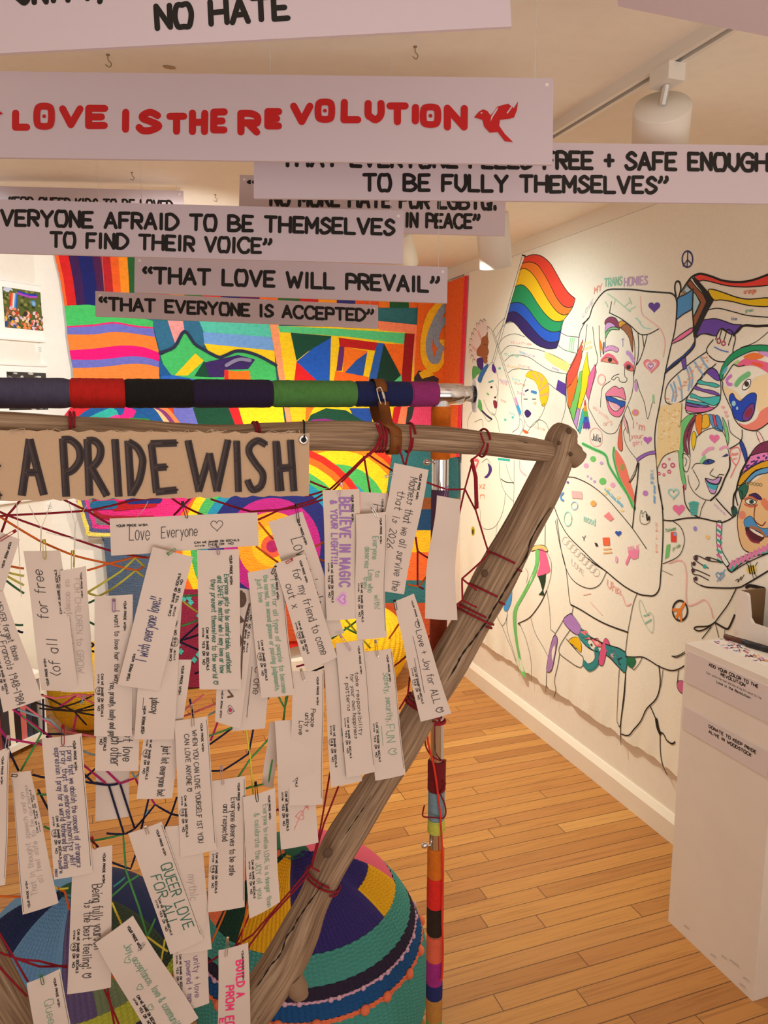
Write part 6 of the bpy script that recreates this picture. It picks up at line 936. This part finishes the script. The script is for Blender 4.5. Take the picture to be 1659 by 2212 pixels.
# ------------------------------------------------------------------ crocheted poufs in front of the web's foot
def stitch(h): return mat(h, .95, ('noise', 260, .35))
def pouf(c, r, h, panels, bands, label, lean=(0, 0), zsplit=.2, pw=.85, tw=0, bob=()):
    c = Vector(c); e = empty('crochet_pouf', c); tag(e, label, 'pouf', 'crocheted patchwork poufs')
    def P(phi, t, off=0):
        a = t*math.radians(128); rho = abs(math.sin(a))**pw; z = h*(.39+.61*math.cos(a)); z = max(z, 0.0)
        lx = lean[0]*(1-t)**1.2; ly = lean[1]*(1-t)**1.2; n = Vector((math.cos(phi)*math.sin(a), math.sin(phi)*math.sin(a), math.cos(a)))
        return c+Vector((r*rho*math.cos(phi)+lx, r*rho*math.sin(phi)+ly, z))+n*off
    def piece(p0, p1, t0, t1, col, name, lb=None, su=.0135, sv=.0125, amp=.0062, vis=True, tw=0, tr=None):
        if tr: t0, t1 = tr
        span = abs(p1-p0)*r; arc = abs(t1-t0)*h*1.9; k = 4 if vis else 1; nu = max(6, int(span/su*k)); nv = max(6, int(arc/sv*k)); rows = []; ms = M()
        if not vis: nu = min(nu, 24); nv = min(nv, 24)
        for j in range(nv+1):
            t = t0+(t1-t0)*j/nv; row = []
            for i in range(nu+1):
                u = i/nu; cu = u*span/su; cw_ = j/nv*arc/sv; of = amp*(abs(math.sin(math.pi*cu))**.6*abs(math.sin(math.pi*(cw_+.25*(int(cu) % 2))))**.5 if vis else 0)
                of *= min(1, 6*min(u, 1-u)+.25)
                row.append(P(p0+(p1-p0)*u+tw*t, t, of))
            rows.append(row)
        ms.grid(rows, stitch(col)); o = ms.build(name, e)
        if lb: lab(o, lb)
    for p0, p1, col, lb, vis, *tr in panels: piece(math.radians(p0), math.radians(p1), .02, zsplit, col, 'crochet_panel', lb, vis=vis, tw=tw, tr=tr[0] if tr else None)
    for t0, t1, col, lb in bands: piece(math.radians(-175), math.radians(5), t0, t1, col, 'crochet_band', lb); piece(math.radians(5), math.radians(185), t0, t1, col, 'crochet_band', lb, vis=False)
    ms = M(); ms.lathe(P(0, 0)-Vector((r*0, 0, .01)), [(.0005, .016), (.03, .013), (.05, .004), (.052, -.01)], stitch('#14503a'), 20); lab(ms.build('crochet_top', e), 'dark green top rosette')
    for t, n, col, s in bob:
        for i in range(n):
            ph = math.radians(-165+150*i/(n-1)+random.uniform(-4, 4)); q = P(ph, t, .006); ms = M(); nn = Vector((math.cos(ph), math.sin(ph), .2))
            ms.lathe(q, [(.0005, s*.7), (s*.6, s*.6), (s, s*.1), (s*.8, -s*.4), (.0005, -s*.5)], stitch(col), 10, nn); o = ms.build('bobble', e); lab(o, 'raised yarn bobble')
    return e
pouf((.38, 1.60, 0), .285, .485, [(-205, -168, '#ee7a52', 'salmon orange panel', 1), (-168, -148, '#123a2c', 'dark green panel', 1), (-148, -112, '#e8ae14', 'golden yellow panel', 1), (-112, -52, '#32266e', 'indigo panel', 1), (-52, -18, '#32266e', 'indigo upper panel', 1, (.02, .245)), (-52, -18, '#e8b014', 'yellow panel at right', 1, (.245, .375)), (-18, 60, '#e0607c', 'pink panel', 0), (60, 155, '#2a6a50', 'green panel', 0)],
     [(.375, .47, '#4a9a90', 'teal border'), (.47, .51, '#2a1f38', 'dark purple border'), (.51, .518, '#d8a8c0', 'pale pink ripple'), (.518, .57, '#14508a', 'blue border'), (.57, .585, '#ee7a52', 'salmon edging'), (.585, 1.0, '#4a9a90', 'lower teal border')],
     'large crocheted pouf of indigo, yellow and orange panels behind the slanting branch', lean=(-.05, 0), zsplit=.375, tw=.25, bob=[(.578, 10, '#ee7a52', .012), (.514, 18, '#d8b0c8', .006)])
pouf((-.165, 1.75, 0), .255, .40, [(-190, -140, '#1c2a58', 'navy panel', 1), (-140, -98, '#6a9ac8', 'light blue panel', 1), (-98, -82, '#6a5a88', 'lilac panel', 1), (-82, -58, '#7a8a68', 'sage green panel', 1), (-58, -30, '#3a4a3a', 'dark olive panel', 1), (-30, 60, '#1c2a58', 'navy rear panel', 0), (60, 170, '#6a9ac8', 'blue rear panel', 0)],
     [(.52, .62, '#c8cc4a', 'yellow green border'), (.62, .74, '#4a3a58', 'plum border'), (.74, 1.0, '#4a9a90', 'teal border')], 'crocheted pouf of navy, light blue, lilac and sage panels at lower left', zsplit=.52, tw=.15)
# ------------------------------------------------------------------ pedestal by the mural with paper signs, caddy and markers
PX0, PYN, PYF, PZ = 1.472, 1.30, 1.62, .868; PW = mat('#efe4da', .6, ('noise', 18, .05)); e = empty('display_pedestal', (1.6, 1.46, 0)); tag(e, 'tall plain white display pedestal at the right by the mural', 'pedestal')
def bev(ob, w_=.004):
    md = ob.modifiers.new('bevel', 'BEVEL'); md.width = w_; md.segments = 2; md.limit_method = 'ANGLE'
ms = M(); X1 = 1.742
for o, a, b, c in (((PX0, PYN, .0), (X1-PX0, 0, 0), (0, PYF-PYN, 0), (0, 0, PZ-.03)),): ms.box(o, a, b, c, PW)
o = ms.build('plinth_body', e)
bev(o, .006); ms = M(); ms.box((PX0-.001, PYN-.001, PZ-.0295), (X1-PX0+.001, 0, 0), (0, PYF-PYN+.002, 0), (0, 0, .0295), PW); bev(ms.build('plinth_top', e), .003)
rg = random.Random(5); ms = M(); FP = Plane((PX0-.0005, PYF, 0), (0, -1, 0), (0, 0, 1))
for i in range(7): x = rg.uniform(.06, .30); y = rg.uniform(.010, .06); ribbon(ms, catmull([(x, y), (x+.008, y+.003), (x+.018, y+.004)], 4), .0035, mat('#cdc1b7'), FP.f, .0006+i*1e-5, True)
ms.build('scuff_mark', e)
SP = Plane((PX0-.001, PYF, 0), (0, -1, 0), (0, 0, 1)); PPR = mat('#e2d4d2', .7); STX = mat('#14100f', .6)
def pol(a): return SP.px(Z8[0]+a[0]/Z8[2], Z8[1]+a[1]/Z8[2])
def psign(z0, z1, lines, label):
    ms = M(); ms.box(SP.f(.012, z0, 0), SP.ex*.296, SP.ey*(z1-z0), SP.n*.0012, PPR)
    for i, (t, a, b, cap, wd, bold) in enumerate(lines):
        A, B = pol(a), pol(b); T_ = pol((a[0], a[1]-cap)); c = T_[1]-A[1]; f2 = lambda x, y, off: SP.f(x, y, off)
        text(ms, t, A[0], B[0], (A[1]+B[1])/2, c, c*wd, STX, f2, .0016+i*2e-5, flat=True)
    tag(ms.build('paper_sign'), label, 'sign')
za = pol((770, 1147))[1]; zb2 = pol((800, 1385))[1]
psign(zb2, za, [('ADD YOUR COLOR TO THE', (862, 1240), (1200, 1368), 24, .22, 1), ('REVOLUTION', (944, 1300), (1110, 1366), 24, .22, 1), ('Color within the lines and help bring this mural to life.', (845, 1292), (1226, 1442), 15, .1, 0), ('Love is the Revolution', (916, 1352), (1146, 1444), 19, .18, 1)], 'upper paper sign on the pedestal reading ADD YOUR COLOR TO THE REVOLUTION')
za = pol((745, 1532))[1]; zb2 = pol((745, 1690))[1]
psign(zb2, za, [('DONATE TO KEEP PRIDE', (862, 1660), (1186, 1818), 24, .22, 1), ('ALIVE IN WOODSTOCK', (862, 1695), (1153, 1838), 24, .22, 1)], 'lower paper sign on the pedestal reading DONATE TO KEEP PRIDE ALIVE IN WOODSTOCK')
# sheet of colour tests
q = [onZ(x, y, PZ) for x, y in ((1529, 1386), (1572, 1380), (1690, 1437), (1648, 1437))]; ms = M(); ms.prism([p+Vector((0, 0, .0009)) for p in q][::-1], Vector((0, 0, 1)), .0008, mat('#f2ebe6')) ; rg = random.Random(8)
for i in range(70):
    u, v = rg.uniform(.03, .9), rg.uniform(.1, .9); p = q[0]*(1-u)*(1-v)+q[3]*u*(1-v)+q[2]*u*v+q[1]*(1-u)*v
    if p.y < PYN+.01: continue
    ribbon(ms, catmull([(p.x+rg.uniform(-.008, .008), p.y+rg.uniform(-.01, .01)) for _ in range(3)], 4), rg.uniform(.001, .0035), mat(rg.choice(('#8a4ab0', '#e04a6a', '#2a2a30', '#5a6ad0', '#f08ab0', '#f0a040', '#3a1a4a', '#a02040')), .7), lambda x, y, off: Vector((x, y, PZ+.001+off)), i*1e-5)
tag(ms.build('scribbled_sheet'), 'white sheet covered in colour scribbles on the pedestal top', 'paper')
# caddy
B = onZ(1586, 1372, PZ); cx = B.x; sd = M(); e = empty('marker_caddy', (cx+.1, B.y-.11, PZ)); tag(e, 'white wooden marker caddy with a dipped side on the pedestal', 'caddy'); CW = mat('#e6dad2', .5); CI = mat('#7a5a3a', .6, ('noise', 40, .1))
tp = onX(1594, 1276, cx).z; low = onX(1632, 1349, cx).z; y0 = B.y; y1 = B.y-.215
prof = [(y0, PZ), (y1, PZ), (y1, tp), (y1+.045, tp), (y1+.055, low+.012), (y1+.068, low), (y0-.062, low), (y0-.05, low+.012), (y0-.038, tp-.006), (y0-.032, tp), (y0, tp)]
sd.prism([(cx, y, z) for y, z in prof], Vector((-1, 0, 0)), .010, CW); sd.build('side_panel', e); sd = M(); sd.prism([(cx+.21, y, z) for y, z in prof], Vector((-1, 0, 0)), .010, CW); sd.build('side_panel', e)
for y, nm in ((y0-.009, 'back_panel'), (y1, 'front_panel')): ms = M(); ms.box((cx+.0103, y, PZ), (.1994, 0, 0), (0, .009, 0), (0, 0, tp-PZ), CI); ms.build(nm, e)
ms = M(); ms.box((cx+.0103, y1+.0093, PZ), (.1994, 0, 0), (0, y0-y1-.0186, 0), (0, 0, .008), CI); ms.build('bottom_panel', e); ms = M(); ms.box((cx+.105, y1+.0093, PZ+.0083), (.006, 0, 0), (0, y0-y1-.0186, 0), (0, 0, tp-PZ-.02), CI); ms.build('divider', e)
def marker(a, b, cap, r, label, group='paint markers on the pedestal'):
    a, b = Vector(a), Vector(b); d = (b-a); L_ = d.length; ax = d/L_; e = empty('paint_marker', (a+b)/2); tag(e, label, 'marker', group)
    ms = M(); ms.lathe(a, [(.0005, 0), (r*.85, .0004), (r, .003), (r, L_*.40), (r*.97, L_*.41)], mat(cap, .35), 18, ax); lab(ms.build('cap', e), 'coloured cap'); ms = M(); ms.lathe(a+ax*L_*.41, [(r*.97, 0), (r*1.03, .001), (r*1.03, L_*.55), (r*.8, L_*.59), (.0005, L_*.59)], mat('#17151a', .3), 18, ax); o = ms.build('barrel', e)
    ms = M(); up = Vector((0, 0, 1)); sdv = ax.cross(up).normalized()
    for i in range(3): s_ = a+ax*L_*(.5+i*.12)+(up*.8-sdv*.6).normalized()*(r*1.035); ms.tube([s_, s_+ax*L_*.07], .0009, mat(('#c8b87a', '#e8e4dc', '#b06a9a')[i], .4), 5)
    ms.build('printed_mark', o)
r = .0075; zz_ = PZ+r+.0012
marker(onZ(1565, 1374, zz_), onZ(1565, 1374, zz_)+Vector((.03, -.135, 0)), '#5a3220', r, 'dark marker with a brown cap lying on the scribbled sheet'); marker(onZ(1608, 1390, zz_)+Vector((.004, 0, 0)), onZ(1608, 1390, zz_)+Vector((.034, -.11, 0)), '#1c1a20', r, 'all black marker lying beside the brown capped marker')
zf = PZ+.009+r
for i, (dx, dz, c, l) in enumerate(((.03, 0, '#101014', 'black capped marker lying in the caddy nearest its dipped side'), (.052, 0, '#a8927a', 'tan capped marker lying in the caddy beside the black one'), (.075, 0, '#14141c', 'black marker lying in the caddy against the divider'))): marker((cx+dx, y0-.03, zf), (cx+dx, y0-.165, zf), c, r, l, 'markers in the caddy')
